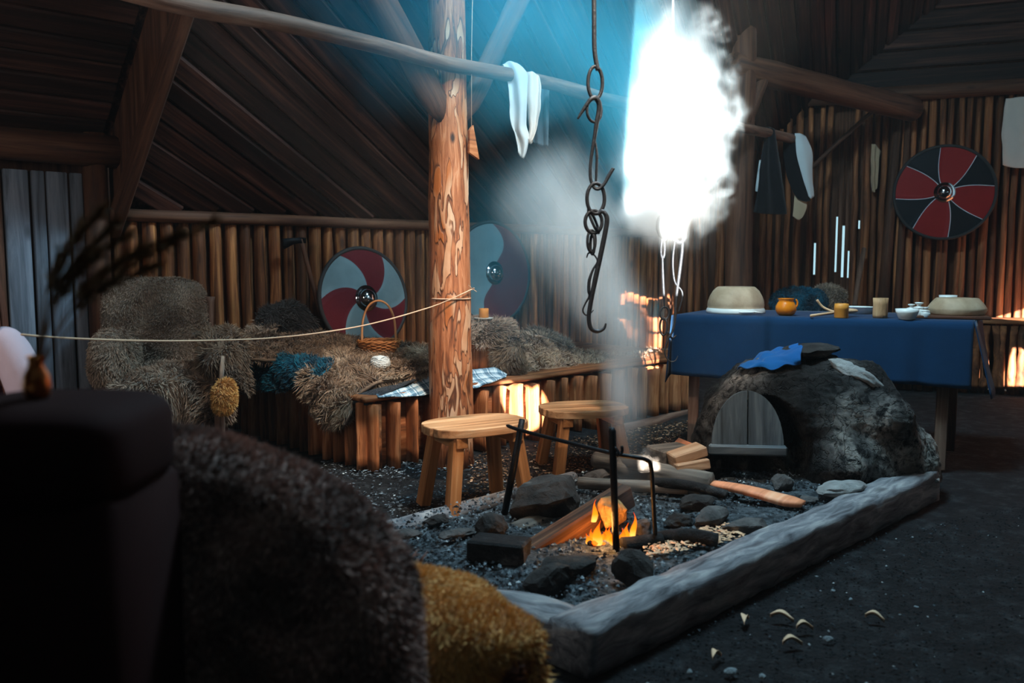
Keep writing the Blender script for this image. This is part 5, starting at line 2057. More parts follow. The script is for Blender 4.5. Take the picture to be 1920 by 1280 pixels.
dw_ = EW(end_s(1640), .07, 0).y
drape('tan_rag', 'tan rag hanging from a stick of the end wall', [[(1634, 270, dw_), (1642, 272, dw_), (1652, 284, dw_)], [(1634, 300, dw_ - .03), (1641, 300, dw_ - .04), (1648, 302, dw_ - .03)], [(1634, 335, dw_ - .03), (1640, 335, dw_ - .04), (1646, 335, dw_ - .03)], [(1636, 358, dw_ - .02), (1640, 360, dw_ - .02), (1644, 352, dw_ - .02)]], M_tanc)
dw2 = EW(end_s(1905), .1, 0).y
drape('linen_sheet', 'cream linen sheet pinned on the stick wall above the shield', [[(1886, 184, dw2), (1920, 182, dw2 - .02), (1975, 180, dw2 - .04)], [(1880, 250, dw2 - .02), (1918, 252, dw2 - .05), (1975, 250, dw2 - .06)], [(1879, 310, dw2 - .02), (1915, 315, dw2 - .05), (1970, 318, dw2 - .06)]], M_cream, fold=.02, nf=3)

# wooden plate on a string by the post
pend = thing('pendant', 'small wedge of wood dangling on a string beside the bark post', 'pendant', P(887, 290, 4.98))
mb = MB()
Mx = frame(P(886, 266, 4.98), Vector((.8, .6, 0)), Z)
k_ = 4.98 / F
mb.prism([(-8 * k_, 20 * k_), (0 * k_, 30 * k_), (13 * k_, -31 * k_), (-9 * k_, -20 * k_)], .02, Mx)
mb.build('plate', M_bench, pend, smooth=False)
mb = MB()
mb.tube([P(884, 244, 4.98), P(884, 100, 4.98), P(887, -60, 5.0)], .0022, n=5)
mb.build('string', M_twine, pend)
# twine
mb = MB()
tw = [P(889, 540, 5.0), P(870, 549, 4.9), P(840, 563, 4.86), P(800, 578, 4.82), P(700, 606, 4.5), P(600, 624, 4.2), P(500, 634, 3.95), P(400, 638, 3.7), P(300, 639, 3.45), P(200, 637, 3.25), P(100, 632, 3.0), P(40, 627, 2.85)]
mb.tube(path(tw, 60), .0038, n=6, wob=.3)
for q in range(4):
    mb.tube([P(886, 541, 4.97), P(886 + 8 * math.cos(q * 1.7), 541 + 7 * math.sin(q * 1.7 + 1), 4.95)], .002, n=4)
mb.tube([PB + Vector((.118 * math.cos(t), .118 * math.sin(t), P(845, 560, 4.95).z)) for t in np.linspace(0, 2 * math.pi, 30)], .004, n=5, cap=False)
tag(mb.build('twine', M_twine), 'thin twine line tied round the bark post and stretched across the room', 'string')

# ================================================================== CHAINS AND HOOKS
def chain_thing(name, label, items, parts_mat, at_):
    t = thing(name, label, 'chain', at_)
    for (nm, pts, r, flat, close) in items:
        mb = MB()
        pp = path(pts, max(8, len(pts) * 6)) if len(pts) > 2 else pts
        rr_ = r if isinstance(r, (int, float)) else [float(x) for x in np.interp(np.linspace(0, 1, len(pp)), np.linspace(0, 1, len(r)), r)]
        mb.tube(pp, rr_, n=8, wob=.08, flat=flat, cap=not close)
        mb.build(nm, parts_mat, t)
    return t


def ell(px, py, rx, ry, d, yaw=0.0, tilt=0.0, n=20):
    out = []
    c = P(px, py, d)
    k = d / F
    for i in range(n + 1):
        th = 2 * math.pi * i / n
        out.append(c + Vector((rx * k * math.cos(th) * math.cos(yaw) - ry * k * math.sin(th) * math.sin(tilt), rx * k * math.cos(th) * math.sin(yaw) , ry * k * math.sin(th) * math.cos(tilt))))
    return out


dC = 3.55
PC = lambda x, y, o=0: P(x, y, dC + o)
chain_thing('hanging_chain', 'black forged chain and pot hook hanging over the fire', [
    ('rod', [PC(1113, -60), PC(1114, 40), PC(1115, 95), PC(1121, 132)], .0095, 1, False),
    ('link', ell(1116, 155, 14, 29, dC, .25), .0075, 1, True),
    ('spiked_hook', [PC(1083, 223, -.02), PC(1096, 202, -.02), PC(1108, 186, -.02), PC(1118, 184, -.01), PC(1124, 200), PC(1119, 230), PC(1114, 262), PC(1108, 300), PC(1107, 332), PC(1113, 350), PC(1122, 354), PC(1133, 344), PC(1142, 328), PC(1150, 315)], [.004, .008, .009, .012, .012, .011, .009, .008, .008, .008, .009, .009, .009, .008], .8, False),
    ('bar', [PC(1116, 262, .01), PC(1119, 290, .01), PC(1118, 325, .01), PC(1117, 346, .01)], [.004, .012, .011, .009], .5, False),
    ('link', ell(1114, 207, 16, 21, dC, .5), .006, 1, True),
    ('link', ell(1117, 372, 17, 28, dC, .2), .008, 1, True),
    ('ring', ell(1113, 416, 17, 21, dC, .3), .0075, 1, True),
    ('link', ell(1113, 414, 8, 24, dC + .01, 1.0, .4), .006, 1, True),
    ('link', ell(1109, 452, 9, 20, dC, .5), .006, 1, True),
    ('link', ell(1111, 458, 5, 18, dC, -.8), .006, 1, True),
    ('pot_hook', [PC(1122, 402, -.03), PC(1130, 396, -.03), PC(1138, 408, -.03), PC(1136, 430, -.03), PC(1128, 470, -.03), PC(1117, 520, -.03), PC(1108, 565, -.03), PC(1104, 595, -.03), PC(1108, 615, -.03), PC(1120, 621, -.03), PC(1132, 616, -.03), PC(1136, 606, -.03)], [.006, .009, .0105, .0105, .0105, .0105, .0095, .009, .009, .008, .006, .003], .8, False),
    ('small_hook', [PC(1100, 483), PC(1104, 474), PC(1114, 478), PC(1120, 490), PC(1112, 505), PC(1105, 525), PC(1104, 545), PC(1105, 555), PC(1097, 570), PC(1093, 582), PC(1098, 590), PC(1106, 588), PC(1113, 581)], [.004, .006, .006, .006, .008, .012, .012, .008, .006, .006, .006, .005, .003], .6, False),
], M_chain, PC(1113, 620))
dH = 4.35
PH = lambda x, y, o=0: P(x, y, dH + o)
chain_thing('hanging_chain', 'second set of forged hooks farther back, partly blazing in sunlight', [
    ('rod', [PH(1262, -60), PH(1262, 150), PH(1263, 300), PH(1262, 408)], .008, 1, False),
    ('ring', ell(1246, 423, 16, 22, dH, .4), .0075, 1, True),
    ('hook_loop', [PH(1246, 452), PH(1256, 432), PH(1268, 420), PH(1280, 428), PH(1284, 445), PH(1276, 455), PH(1262, 448)], .011, 1, False),
    ('link', ell(1243, 466, 5, 18, dH, .6), .006, 1, True),
    ('flat_bar', [PH(1242, 480), PH(1243, 520), PH(1245, 558), PH(1246, 578)], [.009, .014, .012, .005], .5, False),
    ('link', ell(1246, 587, 9, 12, dH, .3), .005, 1, True),
    ('link', ell(1244, 612, 7, 16, dH, -.5), .005, 1, True),
    ('tongs', [PH(1266, 448), PH(1262, 480), PH(1262, 505), PH(1266, 530), PH(1278, 545), PH(1279, 560), PH(1272, 585)], [.008, .010, .009, .008, .008, .008, .007], .6, False),
    ('pot_hook', [PH(1280, 438), PH(1279, 470), PH(1273, 520), PH(1268, 560), PH(1264, 610), PH(1255, 632)], [.010, .012, .012, .010, .009, .007], .7, False),
    ('low_hook', [PH(1256, 628), PH(1248, 648), PH(1247, 665), PH(1256, 677), PH(1266, 676), PH(1271, 667)], [.010, .007, .006, .006, .005, .003], .6, False),
    ('low_hook', [PH(1252, 622, .02), PH(1260, 634, .02), PH(1268, 628, .02)], [.006, .005, .003], .8, False),
], M_chain, PH(1262, 680))

# ================================================================== NEAR ARMCHAIR (its fur back faces the eye)
NC = Vector((P(430, 1100, 1.42).x, 1.42, 0))
near = thing('fur_armchair', 'near armchair covered in dark brown fur, seen from behind', 'armchair', NC)
# rounded backrest: outline in a standing plane, thick and soft-edged
out = [(778, 1400), (776, 1290), (772, 1200), (758, 1120), (722, 1045), (676, 982), (616, 922), (560, 888), (500, 862), (420, 832), (370, 816), (318, 806), (270, 808), (236, 830), (218, 880), (210, 960), (208, 1100), (208, 1400)]
dn_ = 1.38
ol = cat_rom([tuple(P(x, y, dn_)) for x, y in out], 70)
cen = np.array(tuple(P(480, 1340, dn_)))
mb = MB()
vs, fs = [], []
K = len(ol)
lay = [(-.10, .0), (-.10, .55), (-.095, .82), (-.07, .95), (-.03, .995), (.02, 1.0), (.07, .97), (.10, .88), (.115, .6), (.115, .0)]
for (y, s_) in lay:
    for p_ in ol:
        q = cen + (p_ - cen) * s_
        q = Vector(q) + Vector((0.25 * y, y, 0.0))
        q += Vector((1, .4, 1)) * 0.010 * vnoise(q, 6, 2)
        vs.append(q)
L_ = len(lay)
for i in range(L_ - 1):
    for k in range(K - 1):
        fs.append((i * K + k, (i + 1) * K + k, (i + 1) * K + k + 1, i * K + k + 1))
fs.append(tuple(i * K for i in range(L_ - 1, -1, -1)))
fs.append(tuple(i * K + K - 1 for i in range(L_)))
mb.add(vs, fs)
bmf = mb
# winding is checked so that the strands point out of the fur
cV = np.array([tuple(v) for v in vs])
cc = cV.mean(0)
f0 = fs[4 * K + 20]
nn = np.cross(cV[f0[1]] - cV[f0[0]], cV[f0[2]] - cV[f0[0]])
if nn @ (cV[f0[0]] - cc) < 0:
    mb.f = [tuple(reversed(f)) for f in mb.f]
mb.fur(42000, .016, .0026, (0.1, 0, -.3), .4, .4)
mb.build('backrest', M_fnear, near)
mb = MB()
mb.pillow(Vector((NC.x - .05, 1.78, .42)), (.34, .3, .09), e=.5, nz=.06)
mb.fur(5000, .04, .005)
mb.build('seat', M_fnear, near)
for (x, y) in ((-.36, -.02), (.26, -.02), (-.36, .62), (.24, .62)):
    mb = MB()
    mb.box((.05, .05, .44), frame(Vector((NC.x + x, NC.y + y, .22)), Vector((1, 0, 0)), Vector((0, 1, 0))), bev=.005)
    mb.build('leg', M_beam, near)
# yellow fleece over the arm
g = surf(rowsP([
    [(770, 1078, 1.95), (850, 1090, 1.97), (920, 1128, 1.97), (962, 1160, 1.95)],
    [(760, 1090, 1.75), (846, 1104, 1.76), (930, 1144, 1.77), (985, 1180, 1.76)],
    [(758, 1150, 1.64), (830, 1160, 1.63), (930, 1190, 1.62), (1002, 1200, 1.66)],
    [(758, 1230, 1.61), (825, 1240, 1.59), (900, 1262, 1.59), (930, 1230, 1.62)],
    [(756, 1330, 1.60), (820, 1335, 1.58), (880, 1345, 1.58), (925, 1340, 1.62)]]), 30, 30, .012, 9, 3)
mb = MB()
mb.shell(g, .03)
mb.fur(20000, .018, .0028, (0.05, -.1, -.5), .4, .4)
tag(mb.build('fleece', M_fyellow), 'yellow sheepskin draped over the near armchair arm', 'fur')
mb = MB()
p0, p1 = P(800, 1235, 1.84), P(985, 1215, 1.74)
mb.pillow((p0 + p1) / 2 - Z * .12, (.125, .16, .16), e=.7, nz=.04)
mb.fur(3500, .03, .004, (0, 0, -.5))
mb.build('arm', M_fnear, near)
mb = MB()
mb.shell(surf(rowsP([[(930, 1175, 1.80), (975, 1178, 1.80), (1000, 1196, 1.78)], [(960, 1200, 1.70), (992, 1200, 1.70), (1010, 1220, 1.70)], [(985, 1240, 1.68), (1002, 1240, 1.68), (1012, 1250, 1.69)], [(992, 1330, 1.68), (1004, 1330, 1.68), (1014, 1330, 1.69)]]), 20, 10, .006), .02)
mb.fur(3000, .028, .0035, (0.1, 0, -.5))
tag(mb.build('fleece', M_fyellow), 'narrow yellow fleece strip hanging down at the front end of the near arm', 'fur')

# low stand with a copper vase of dried grass, beside the near chair
TS = P(100, 756, 1.16)
stand = thing('side_table', 'dark red leather-topped stand beside the near armchair', 'table', (TS.x, TS.y, 0))
mb = MB()
hw = P(284, 742, 1.16).x - TS.x
mb.pillow(Vector((TS.x, TS.y, TS.z - .06)), (hw, .13, .07), e=.45, nu=48)
mb.build('top', M_leath, stand)
mb = MB()
mb.box((2 * hw - .012, .235, TS.z - .1), frame(Vector((TS.x, TS.y, (TS.z - .1) / 2)), Vector((1, 0, 0)), Vector((0, 1, 0))), bev=.02)
mb.build('body', M_leath, stand)
VC = P(70, 742, 1.14)
VC.z = TS.z + .008
vase = thing('vase', 'small copper vase on the dark leather stand', 'vase', VC)
mb = MB()
mb.lathe([(.010, 0), (.016, .006), (.0185, .02), (.016, .034), (.0105, .044), (.009, .054), (.012, .06), (.0105, .059), (.007, .048), (0, .04)], VC, n=30)
mb.build('body', M_copper, vase)
rr = random.Random(9)
gr_ = thing('dried_grass', 'bundle of brown dried grass plumes standing in the copper vase', 'plant', VC + Z * .09)
for q, (tx_, ty_) in enumerate(((190, 395), (215, 420), (240, 440), (330, 440), (400, 418), (170, 480), (260, 470), (150, 430), (290, 500))):
    b_ = VC + Vector((rr.uniform(-.006, .006), rr.uniform(-.003, .003), .045))
    tp = P(tx_, ty_, 1.16 + rr.uniform(-.05, .08))
    md = b_ + (tp - b_) * .5 + Vector((-.012, 0, .025))
    pp = path([b_, md, tp], 16)
    mb = MB()
    mb.tube(pp, .0011, n=5)
    for i in range(260):
        k = 6 + int(rr.random() * 9)
        p_ = pp[k] + (pp[min(k + 1, 15)] - pp[k]) * rr.random()
        dr = (pp[15] - pp[8]).normalized() + Vector((rr.gauss(0, .35), rr.gauss(0, .35), rr.gauss(0, .35)))
        e_ = p_ + dr.normalized() * rr.uniform(.014, .032)
        s_ = Vector((rr.gauss(0, 1), rr.gauss(0, 1), rr.gauss(0, 1))).normalized() * .0018
        mb.add([p_ - s_, p_ + s_, e_], [(0, 1, 2)])
    mb.build('plume', M_grass, gr_, smooth=False)

# ================================================================== PERSON SEATED AT THE EDGE
def skin_figure(name, verts, edges, radii, mat, parent, lev=2, root=0):
    me = bpy.data.meshes.new(name)
    me.from_pydata([tuple(v) for v in verts], edges, [])
    o = bpy.data.objects.new(name, me)
    COL.objects.link(o)
    sk = o.modifiers.new('skin', 'SKIN')
    sk.use_smooth_shade = True
    for i, r in enumerate(radii):
        d = me.skin_vertices[0].data[i]
        d.radius = (r, r) if not isinstance(r, tuple) else r
        d.use_root = (i == root)
    ss = o.modifiers.new('sub', 'SUBSURF')
    ss.levels = ss.render_levels = lev
    dg = bpy.context.evaluated_depsgraph_get()
    ev = o.evaluated_get(dg)
    m2 = bpy.data.meshes.new_from_object(ev)
    vs = [v.co.copy() for v in m2.vertices]
    fs = [tuple(p_.vertices) for p_ in m2.polygons]
    bpy.data.objects.remove(o)
    mb = MB()
    mb.add(vs, fs)
    return mb.build(name, mat, parent)


PX = P(-20, 640, 3.0)
person = thing('person', 'person with long auburn hair and pale sleeves seated by the plank door', 'person', (PX.x, PX.y, 0))
bx, by = PX.x - .13, 3.05
hipz = .48
V3 = lambda x, y, z: Vector((bx + x, by + y, z))
body_v = [V3(0, 0, hipz + .05), V3(0, 0, hipz + .25), V3(.01, -.02, hipz + .42), V3(.02, -.03, hipz + .50), V3(.02, -.05, hipz + .58), V3(.03, -.07, hipz + .66), V3(.03, -.08, hipz + .74),
          V3(.09, -.05, hipz), V3(.20, -.42, hipz + .02), V3(.20, -.46, .1), V3(.24, -.58, .05),
          V3(-.09, -.05, hipz), V3(-.08, -.44, hipz + .02), V3(-.08, -.46, .1), V3(-.06, -.58, .05)]
body_e = [(0, 1), (1, 2), (2, 3), (3, 4), (4, 5), (5, 6), (0, 7), (7, 8), (8, 9), (9, 10), (0, 11), (11, 12), (12, 13), (13, 14)]
body_r = [.15, .125, .14, .07, .055, .092, .085, .10, .075, .05, .045, .10, .075, .05, .045]
skin_figure('body', body_v, body_e, body_r, M_skin, person)
mb = MB()
for (z0, rx, ry) in ((0,) * 3,) * 0:
    pass
vs, fs = [], []
lv = [(.10, .34, .30, -.16), (.30, .33, .30, -.16), (hipz - .02, .27, .27, -.12), (hipz + .10, .18, .15, -.02), (hipz + .25, .145, .125, 0), (hipz + .38, .175, .13, -.01), (hipz + .46, .15, .10, -.02), (hipz + .51, .08, .075, -.03)]
for (z0, rx, ry, oy) in lv:
    for k in range(28):
        th = 2 * math.pi * k / 28
        vs.append(V3(rx * math.cos(th) * (1 + .05 * math.sin(th * 7)), oy + ry * math.sin(th), z0))
for i in range(len(lv) - 1):
    for k in range(28):
        fs.append((i * 28 + k, i * 28 + (k + 1) % 28, (i + 1) * 28 + (k + 1) % 28, (i + 1) * 28 + k))
mb.add(vs, fs)
mb.build('dress', M_wine, person)
for sx in (1, -1):
    sh = V3(.165 * sx + .02, -.03, hipz + .44)
    el = V3(.245 * sx + .02, -.06, hipz + .17)
    wr = V3(.10 * sx + .03, -.30, hipz + .14)
    vv = [sh - Vector((.06 * sx, 0, -.01)), sh, sh + (el - sh) * .5 + Vector((.02 * sx, 0, 0)), el, el + (wr - el) * .5, wr]
    skin_figure('sleeve', vv, [(i, i + 1) for i in range(5)], [.055, .072, .078, .066, .055, .035], M_pink, person)
    hand = wr + (wr - el).normalized() * .06
    hv = [wr, hand]
    he, hr = [(0, 1)], [.026, .034]
    d1 = (wr - el).normalized()
    sd_ = d1.cross(Z).normalized()
    for f_ in range(4):
        b_ = len(hv)
        o_ = sd_ * (.027 - .018 * f_)
        ln = (.068, .078, .074, .058)[f_]
        hv += [hand + o_ + d1 * .015, hand + o_ + d1 * (.015 + ln * .5) - Z * .008, hand + o_ + d1 * (.015 + ln * .85) - Z * .03]
        he += [(1, b_), (b_, b_ + 1), (b_ + 1, b_ + 2)]
        hr += [.010, .009, .008]
    b_ = len(hv)
    hv += [wr + d1 * .03 + sd_ * .035 * sx, wr + d1 * .06 + sd_ * .05 * sx - Z * .01]
    he += [(0, b_), (b_, b_ + 1)]
    hr += [.011, .009]
    skin_figure('hand', hv, he, hr, M_skin, person)
hc = V3(.03, -.075, hipz + .70)
mb = MB()
mb.pillow(hc + Vector((0, .02, .015)), (.095, .108, .125), e=1, nz=.03)
for q in range(70):
    th = rr.uniform(.25, math.pi - .25) if q % 3 else rr.choice((rr.uniform(-.15, .3), rr.uniform(math.pi - .3, math.pi + .15)))
    b_ = hc + Vector((.088 * math.cos(th), .10 * math.sin(th) + .015, rr.uniform(.0, .08)))
    e_ = b_ + Vector((.035 * math.cos(th) + rr.uniform(-.02, .03), .03 * math.sin(th) + rr.uniform(-.03, .02), -rr.uniform(.3, .5)))
    mb.tube(path([b_, b_ + (e_ - b_) * .4 + Vector((.02 * math.cos(th), .02 * math.sin(th), 0)), e_], 9), [.012, .013, .012, .011, .010, .009, .007, .005, .002], n=5)
mb.build('hair', M_hair, person)
mb = MB()
fc = hc + Vector((0, -.085, -.01))
mb.pillow(fc + Vector((0, -.012, -.012)), (.013, .02, .026), e=1)
mb.build('nose', M_skin, person)
for sx in (-1, 1):
    mb = MB()
    mb.pillow(fc + Vector((.032 * sx, .004, .015)), (.013, .008, .008), e=1)
    mb.build('eye', M_porc, person)
mb = MB()
mb.pillow(fc + Vector((0, -.002, -.055)), (.022, .008, .007), e=1)
mb.build('mouth', M_sred, person)
mb = MB()
mb.box((.42, .40, .42), frame(Vector((bx, by + .02, .21)), Vector((1, 0, 0)), Vector((0, 1, 0))), bev=.02, gax=0)
tag(mb.build('box_seat', M_beam, smooth=False), 'dark wooden box the seated person sits on', 'seat')

# ================================================================== LITTER ON THE FLOOR
for q, (px, py, l, a_, lab) in enumerate((
        (1402, 1164, .05, 1.0, 'curled pale leaf on the dirt nearest the hearth timber'),
        (1466, 1160, .05, -.4, 'slender pale leaf, longest of those on the open dirt floor'),
        (1487, 1207, .045, .1, 'tan oval leaf lying flat in the middle of the open dirt'),
        (1346, 1232, .04, .8, 'small forked pale leaf on the dirt, closest to the eye'),
        (1640, 1160, .04, -.5, 'thin dry leaf far out on the dark dirt floor'),
        (1510, 1178, .04, .1, 'narrow dull leaf beside the long grey twig'))):
    c = G(px, py, .012)
    M = Matrix.Translation(c) @ Matrix.Rotation(a_, 4, 'Z')
    mb = MB()
    g = []
    for i in range(9):
        t = i / 8
        w = l * .22 * math.sin(math.pi * min(1, t * .96 + .03)) + .0006
        g.append([tuple(M @ Vector((l * (t - .5) * 1.5, w * (j - 1) + .25 * l * math.sin(t * 2.5), .012 * abs(j - 1) + .012 * math.sin(t * 4)))) for j in range(3)])
    mb.shell(np.array(g), .0015)
    tag(mb.build('dry_leaf', M_leaf), lab, 'leaf', 'dry leaves on the dirt')
for q, (px, py, s_, lab) in enumerate((
        (1370, 1258, .022, 'largest grey pebble on the near dirt floor'), (1595, 1123, .011, 'round blue-grey pebble on the dirt'),
        (1562, 1107, .013, 'flat blue-grey pebble on the dirt, farthest from the eye'), (1552, 1198, .02, 'angular pale stone chip on the dirt beside the oval leaf'),
        (1293, 1258, .013, 'rounded grey pebble nearest the hearth corner'), (1430, 1268, .016, 'bluish pebble at the very edge of the near dirt'),
        (1718, 1137, .009, 'tiny pale pebble alone on the dark dirt'))):
    mb = MB()
    mb.rock(G(px, py, .008), (s_, s_ * .7, s_ * .5), q, 90 + q, sub=2)
    tag(mb.build('pebble', M_pebble, smooth=False), lab, 'pebble', 'pebbles on the dirt')
fl0, fl1, fl2, fl3 = G(600, 1010), G(1000, 900), G(900, 860), G(600, 860)
scatter('floor_crumbs', M_grit, (fl0, fl1, fl2, fl3), 3600, .013, .0, 'pale chips and grit trodden into the floor before the bench', 'chips', .25, 2.4, 11, lambda p_, s, t: .25 + .75 * (vnoise(p_, 3) > 0))
scatter('wood_chips', M_litter, (G(860, 945), G(1230, 850), G(1330, 780), G(890, 850)), 4200, .016, .0, 'orange wood chips scattered on the sunlit floor around the stools', 'chips', .25, 2.2, 12)
scatter('floor_grit', M_floorgrit, (G(1130, 1290), G(2000, 1290), G(2000, 930), G(1560, 1020)), 2200, .009, .0, 'sparse grey grit on the open dirt floor', 'grit', .4, 1.8, 13)

# ================================================================== SMOKE
def smoke(name, label, pts, m, bmin, bmax, vox, warp, wscale, soft, stretch=(1, 1, .45), nmul=(0.3, 1.0), seed=0.0, detail=4.0, power=1.0):
    """fog around a skeleton of points (place, radius, thickness), its edge curled by noise"""
    P_ = cat_rom([tuple(p_[0]) + (p_[1], p_[2]) for p_ in pts], max(24, len(pts) * 12))
    me = bpy.data.meshes.new(name)
    me.from_pydata([tuple(q[:3]) for q in P_], [(i, i + 1) for i in range(len(P_) - 1)], [])
    for nm_, col_ in (('rad', 3), ('den', 4)):
        at = me.attributes.new(nm_, 'FLOAT', 'POINT')
        at.data.foreach_set('value', np.maximum(P_[:, col_], .01).astype(np.float32))
    me.materials.append(m)
    o = bpy.data.objects.new(name, me)
    COL.objects.link(o)
    ng = bpy.data.node_groups.new(name, 'GeometryNodeTree')
    ng.interface.new_socket('Geometry', in_out='INPUT', socket_type='NodeSocketGeometry')
    ng.interface.new_socket('Geometry', in_out='OUTPUT', socket_type='NodeSocketGeometry')
    N_ = lambda t, **kw: nd(ng, t, **kw)
    lk = ng.links.new
    gi, go = N_('NodeGroupInput'), N_('NodeGroupOutput')
    pos = N_('GeometryNodeInputPosition').outputs[0]
    sc = N_('ShaderNodeVectorMath', operation='MULTIPLY')
    sc.inputs[1].default_value = stretch
    lk(pos, sc.inputs[0])
    of = N_('ShaderNodeVectorMath', operation='ADD')
    of.inputs[1].default_value = (seed, seed * .7, seed * 1.3)
    lk(sc.outputs[0], of.inputs[0])
    n1 = N_('ShaderNodeTexNoise')
    n1.inputs['Scale'].default_value = wscale
    n1.inputs['Detail'].default_value = detail
    n1.inputs['Distortion'].default_value = .8
    lk(of.outputs[0], n1.inputs['Vector'])
    sb = N_('ShaderNodeVectorMath', operation='SUBTRACT')
    sb.inputs[1].default_value = (.5, .5, .5)
    lk(n1.outputs['Color'], sb.inputs[0])
    wm = N_('ShaderNodeVectorMath', operation='SCALE')
    wm.inputs['Scale'].default_value = warp
    lk(sb.outputs[0], wm.inputs[0])
    pw = N_('ShaderNodeVectorMath', operation='ADD')
    lk(pos, pw.inputs[0])
    lk(wm.outputs[0], pw.inputs[1])
    sn = N_('GeometryNodeSampleNearest', domain='POINT')
    lk(gi.outputs[0], sn.inputs['Geometry'])
    lk(pw.outputs[0], sn.inputs['Sample Position'])

    def samp(dt, val):
        s_ = N_('GeometryNodeSampleIndex', data_type=dt, domain='POINT')
        lk(gi.outputs[0], s_.inputs['Geometry'])
        lk(val, s_.inputs['Value'])
        lk(sn.outputs[0], s_.inputs['Index'])
        return s_.outputs[0]

    def attr(nm_):
        a_ = N_('GeometryNodeInputNamedAttribute', data_type='FLOAT')
        a_.inputs['Name'].default_value = nm_
        return a_.outputs[0]
    sp_ = samp('FLOAT_VECTOR', pos)
    sr = samp('FLOAT', attr('rad'))
    sd_ = samp('FLOAT', attr('den'))
    ds = N_('ShaderNodeVectorMath', operation='DISTANCE')
    lk(pw.outputs[0], ds.inputs[0])
    lk(sp_, ds.inputs[1])
    dvn = N_('ShaderNodeMath', operation='DIVIDE')
    lk(ds.outputs['Value'], dvn.inputs[0])
    lk(sr, dvn.inputs[1])
    mr = N_('ShaderNodeMapRange', interpolation_type='SMOOTHSTEP')
    mr.inputs[1].default_value = 1.0
    mr.inputs[2].default_value = 1.0 - soft
    mr.inputs[3].default_value = 0.0
    mr.inputs[4].default_value = 1.0
    lk(dvn.outputs[0], mr.inputs[0])
    n2 = N_('ShaderNodeTexNoise')
    n2.inputs['Scale'].default_value = wscale * 1.4
    n2.inputs['Detail'].default_value = 5
    lk(of.outputs[0], n2.inputs['Vector'])
    m2 = N_('ShaderNodeMapRange')
    m2.inputs[1].default_value = .38
    m2.inputs[2].default_value = .64
    m2.inputs[3].default_value = nmul[0]
    m2.inputs[4].default_value = nmul[1]
    lk(n2.outputs['Fac'], m2.inputs[0])
    pwr = N_('ShaderNodeMath', operation='POWER')
    pwr.inputs[1].default_value = power
    lk(mr.outputs[0], pwr.inputs[0])
    a_ = N_('ShaderNodeMath', operation='MULTIPLY')
    lk(pwr.outputs[0], a_.inputs[0])
    lk(sd_, a_.inputs[1])
    b_ = N_('ShaderNodeMath', operation='MULTIPLY')
    lk(a_.outputs[0], b_.inputs[0])
    lk(m2.outputs[0], b_.inputs[1])
    vc = N_('GeometryNodeVolumeCube')
    lk(b_.outputs[0], vc.inputs['Density'])
    vc.inputs['Min'].default_value = tuple(bmin)
    vc.inputs['Max'].default_value = tuple(bmax)
    for k_, ax_ in enumerate('XYZ'):
        vc.inputs['Resolution ' + ax_].default_value = max(8, int((bmax[k_] - bmin[k_]) / vox))
    sm = N_('GeometryNodeSetMaterial')
    sm.inputs['Material'].default_value = m
    lk(vc.outputs[0], sm.inputs[0])
    lk(sm.outputs[0], go.inputs[0])
    md = o.modifiers.new('fog', 'NODES')
    md.node_group = ng
    return tag(o, label, 'smoke', kind='stuff')


def bounds_of(pts, pad=0.12):
    lo_ = [min(p_[0][k] - p_[1] for p_ in pts) - pad for k in range(3)]
    hi_ = [max(p_[0][k] + p_[1] for p_ in pts) + pad for k in range(3)]
    return lo_, hi_


# bright billow rising into the sun shaft
pts = [(P(1245, 20, 4.3), .20, .06), (P(1262, 80, 4.3), .24, .25), (P(1268, 150, 4.3), .30, .9), (P(1268, 220, 4.3), .32, 1), (P(1262, 300, 4.3), .31, 1), (P(1258, 370, 4.28), .26, 1), (P(1222, 410, 4.26), .18, .8), (P(1228, 380, 4.7), .26, 1), (P(1236, 300, 4.8), .30, 1), (P(1246, 220, 4.8), .28, 1)]  # last points: unseen tail added to keep the sun off the wall
lo_, hi_ = bounds_of(pts)
smoke('smoke', 'dense white smoke billow blazing in the sun shaft', pts, smoke_mat('smoke_billow', (.92, .97, 1, 1), 9), lo_, hi_, .018, .34, 4.6, .75, stretch=(1, 1, .8), nmul=(.3, 1.0), seed=2.3, detail=5, power=2.0)
pts = [(P(1335, 52, 4.26), .09, .8), (P(1352, 62, 4.26), .05, 1), (P(1318, 30, 4.26), .08, .5)]
lo_, hi_ = bounds_of(pts)
smoke('smoke', 'small smoke wisp curling off at the top of the white billow', pts, smoke_mat('smoke_wisp', (.86, .95, 1, 1), 3.0), lo_, hi_, .010, .12, 15, .6, stretch=(1, 1, 1), nmul=(.0, 1.0), seed=1.3, detail=3)
pts = [(P(1340, 110, 4.26), .08, .5), (P(1362, 170, 4.26), .085, .9), (P(1368, 220, 4.26), .09, 1), (P(1352, 280, 4.26), .07, .8), (P(1350, 340, 4.26), .08, 1), (P(1330, 400, 4.26), .08, .7), (P(1312, 440, 4.26), .08, .4)]
lo_, hi_ = bounds_of(pts)
smoke('smoke', 'curling ragged smoke edge along the dark side of the white billow', pts, smoke_mat('smoke_curl', (.80, .93, 1, 1), 3.4), lo_, hi_, .010, .20, 9, .5, stretch=(1, 1, 1), nmul=(.0, 1.0), seed=4.4, detail=3)
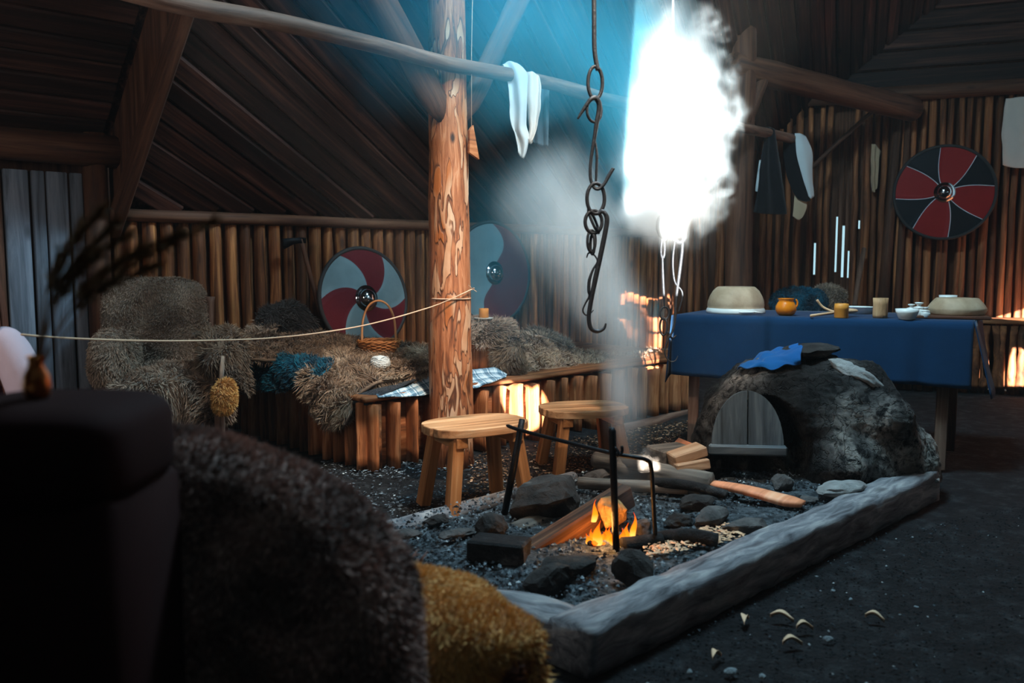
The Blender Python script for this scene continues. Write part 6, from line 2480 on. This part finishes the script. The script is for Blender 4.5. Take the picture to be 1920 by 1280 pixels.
pts = [(P(1205, -10, 4.25), .10, .6), (P(1196, 90, 4.25), .12, .8), (P(1186, 190, 4.25), .13, 1), (P(1182, 290, 4.25), .14, 1), (P(1180, 360, 4.25), .13, .8)]
lo_, hi_ = bounds_of(pts)
smoke('smoke', 'pale streaky smoke veil between the chain and the white billow', pts, smoke_mat('smoke_veil', (.82, .94, 1, 1), .55), lo_, hi_, .018, .22, 6, .9, stretch=(1, 1, .25), nmul=(.1, 1.0), seed=7.4, detail=4)
# thin column from the fire
pts = [(P(1165, 950, 3.45), .06, .25), (P(1180, 860, 3.55), .09, .45), (P(1172, 760, 3.65), .12, .9), (P(1165, 660, 3.75), .15, 1), (P(1135, 560, 3.85), .20, .9), (P(1080, 450, 4.0), .28, .6), (P(1040, 380, 4.15), .34, .4)]
lo_, hi_ = bounds_of(pts)
smoke('smoke', 'thin pale smoke column climbing from the campfire', pts, smoke_mat('smoke_column', (.86, .95, 1, 1), 6.0), lo_, hi_, .035, .16, 4.0, .9, stretch=(1, 1, .4), nmul=(.25, 1.0), seed=5.1)
# haze under the roof, blue sky light tinted into the smoke colour
pts = [(P(640, -40, 4.3), .5, .25), (P(760, 20, 4.4), .6, .5), (P(900, 40, 4.5), .7, .9), (P(1040, 90, 4.5), .75, 1), (P(1150, 160, 4.5), .6, 1), (P(1180, 330, 4.5), .5, .7), (P(1000, 420, 4.9), .55, .45), (P(930, 560, 5.6), .45, .35), (P(1120, 600, 5.6), .5, .4)]
lo_, hi_ = bounds_of(pts)
smoke('smoke', 'thin smoke haze around the chain, blue sky light tinted into its colour', pts, smoke_mat('smoke_sky_tinted', (.10, .66, .95, 1), .95), lo_, hi_, .06, .5, 1.6, 1.0, stretch=(1, 1, .6), nmul=(.3, 1.0), seed=8.8)

# faint smoke added through the room to lift the blacks
mb = MB()
mb.box((9.5, 12.5, 3.6), Matrix.Translation((0.6, 4.6, 1.82)))
o = mb.build('haze', smoke_mat('black_lift_haze', (.95, .93, .92, 1), .0018, 0.0), origin=Vector((0, 0, 0)))
tag(o, 'faint smoky haze added across the whole room to lift its darks', 'haze', kind='stuff')
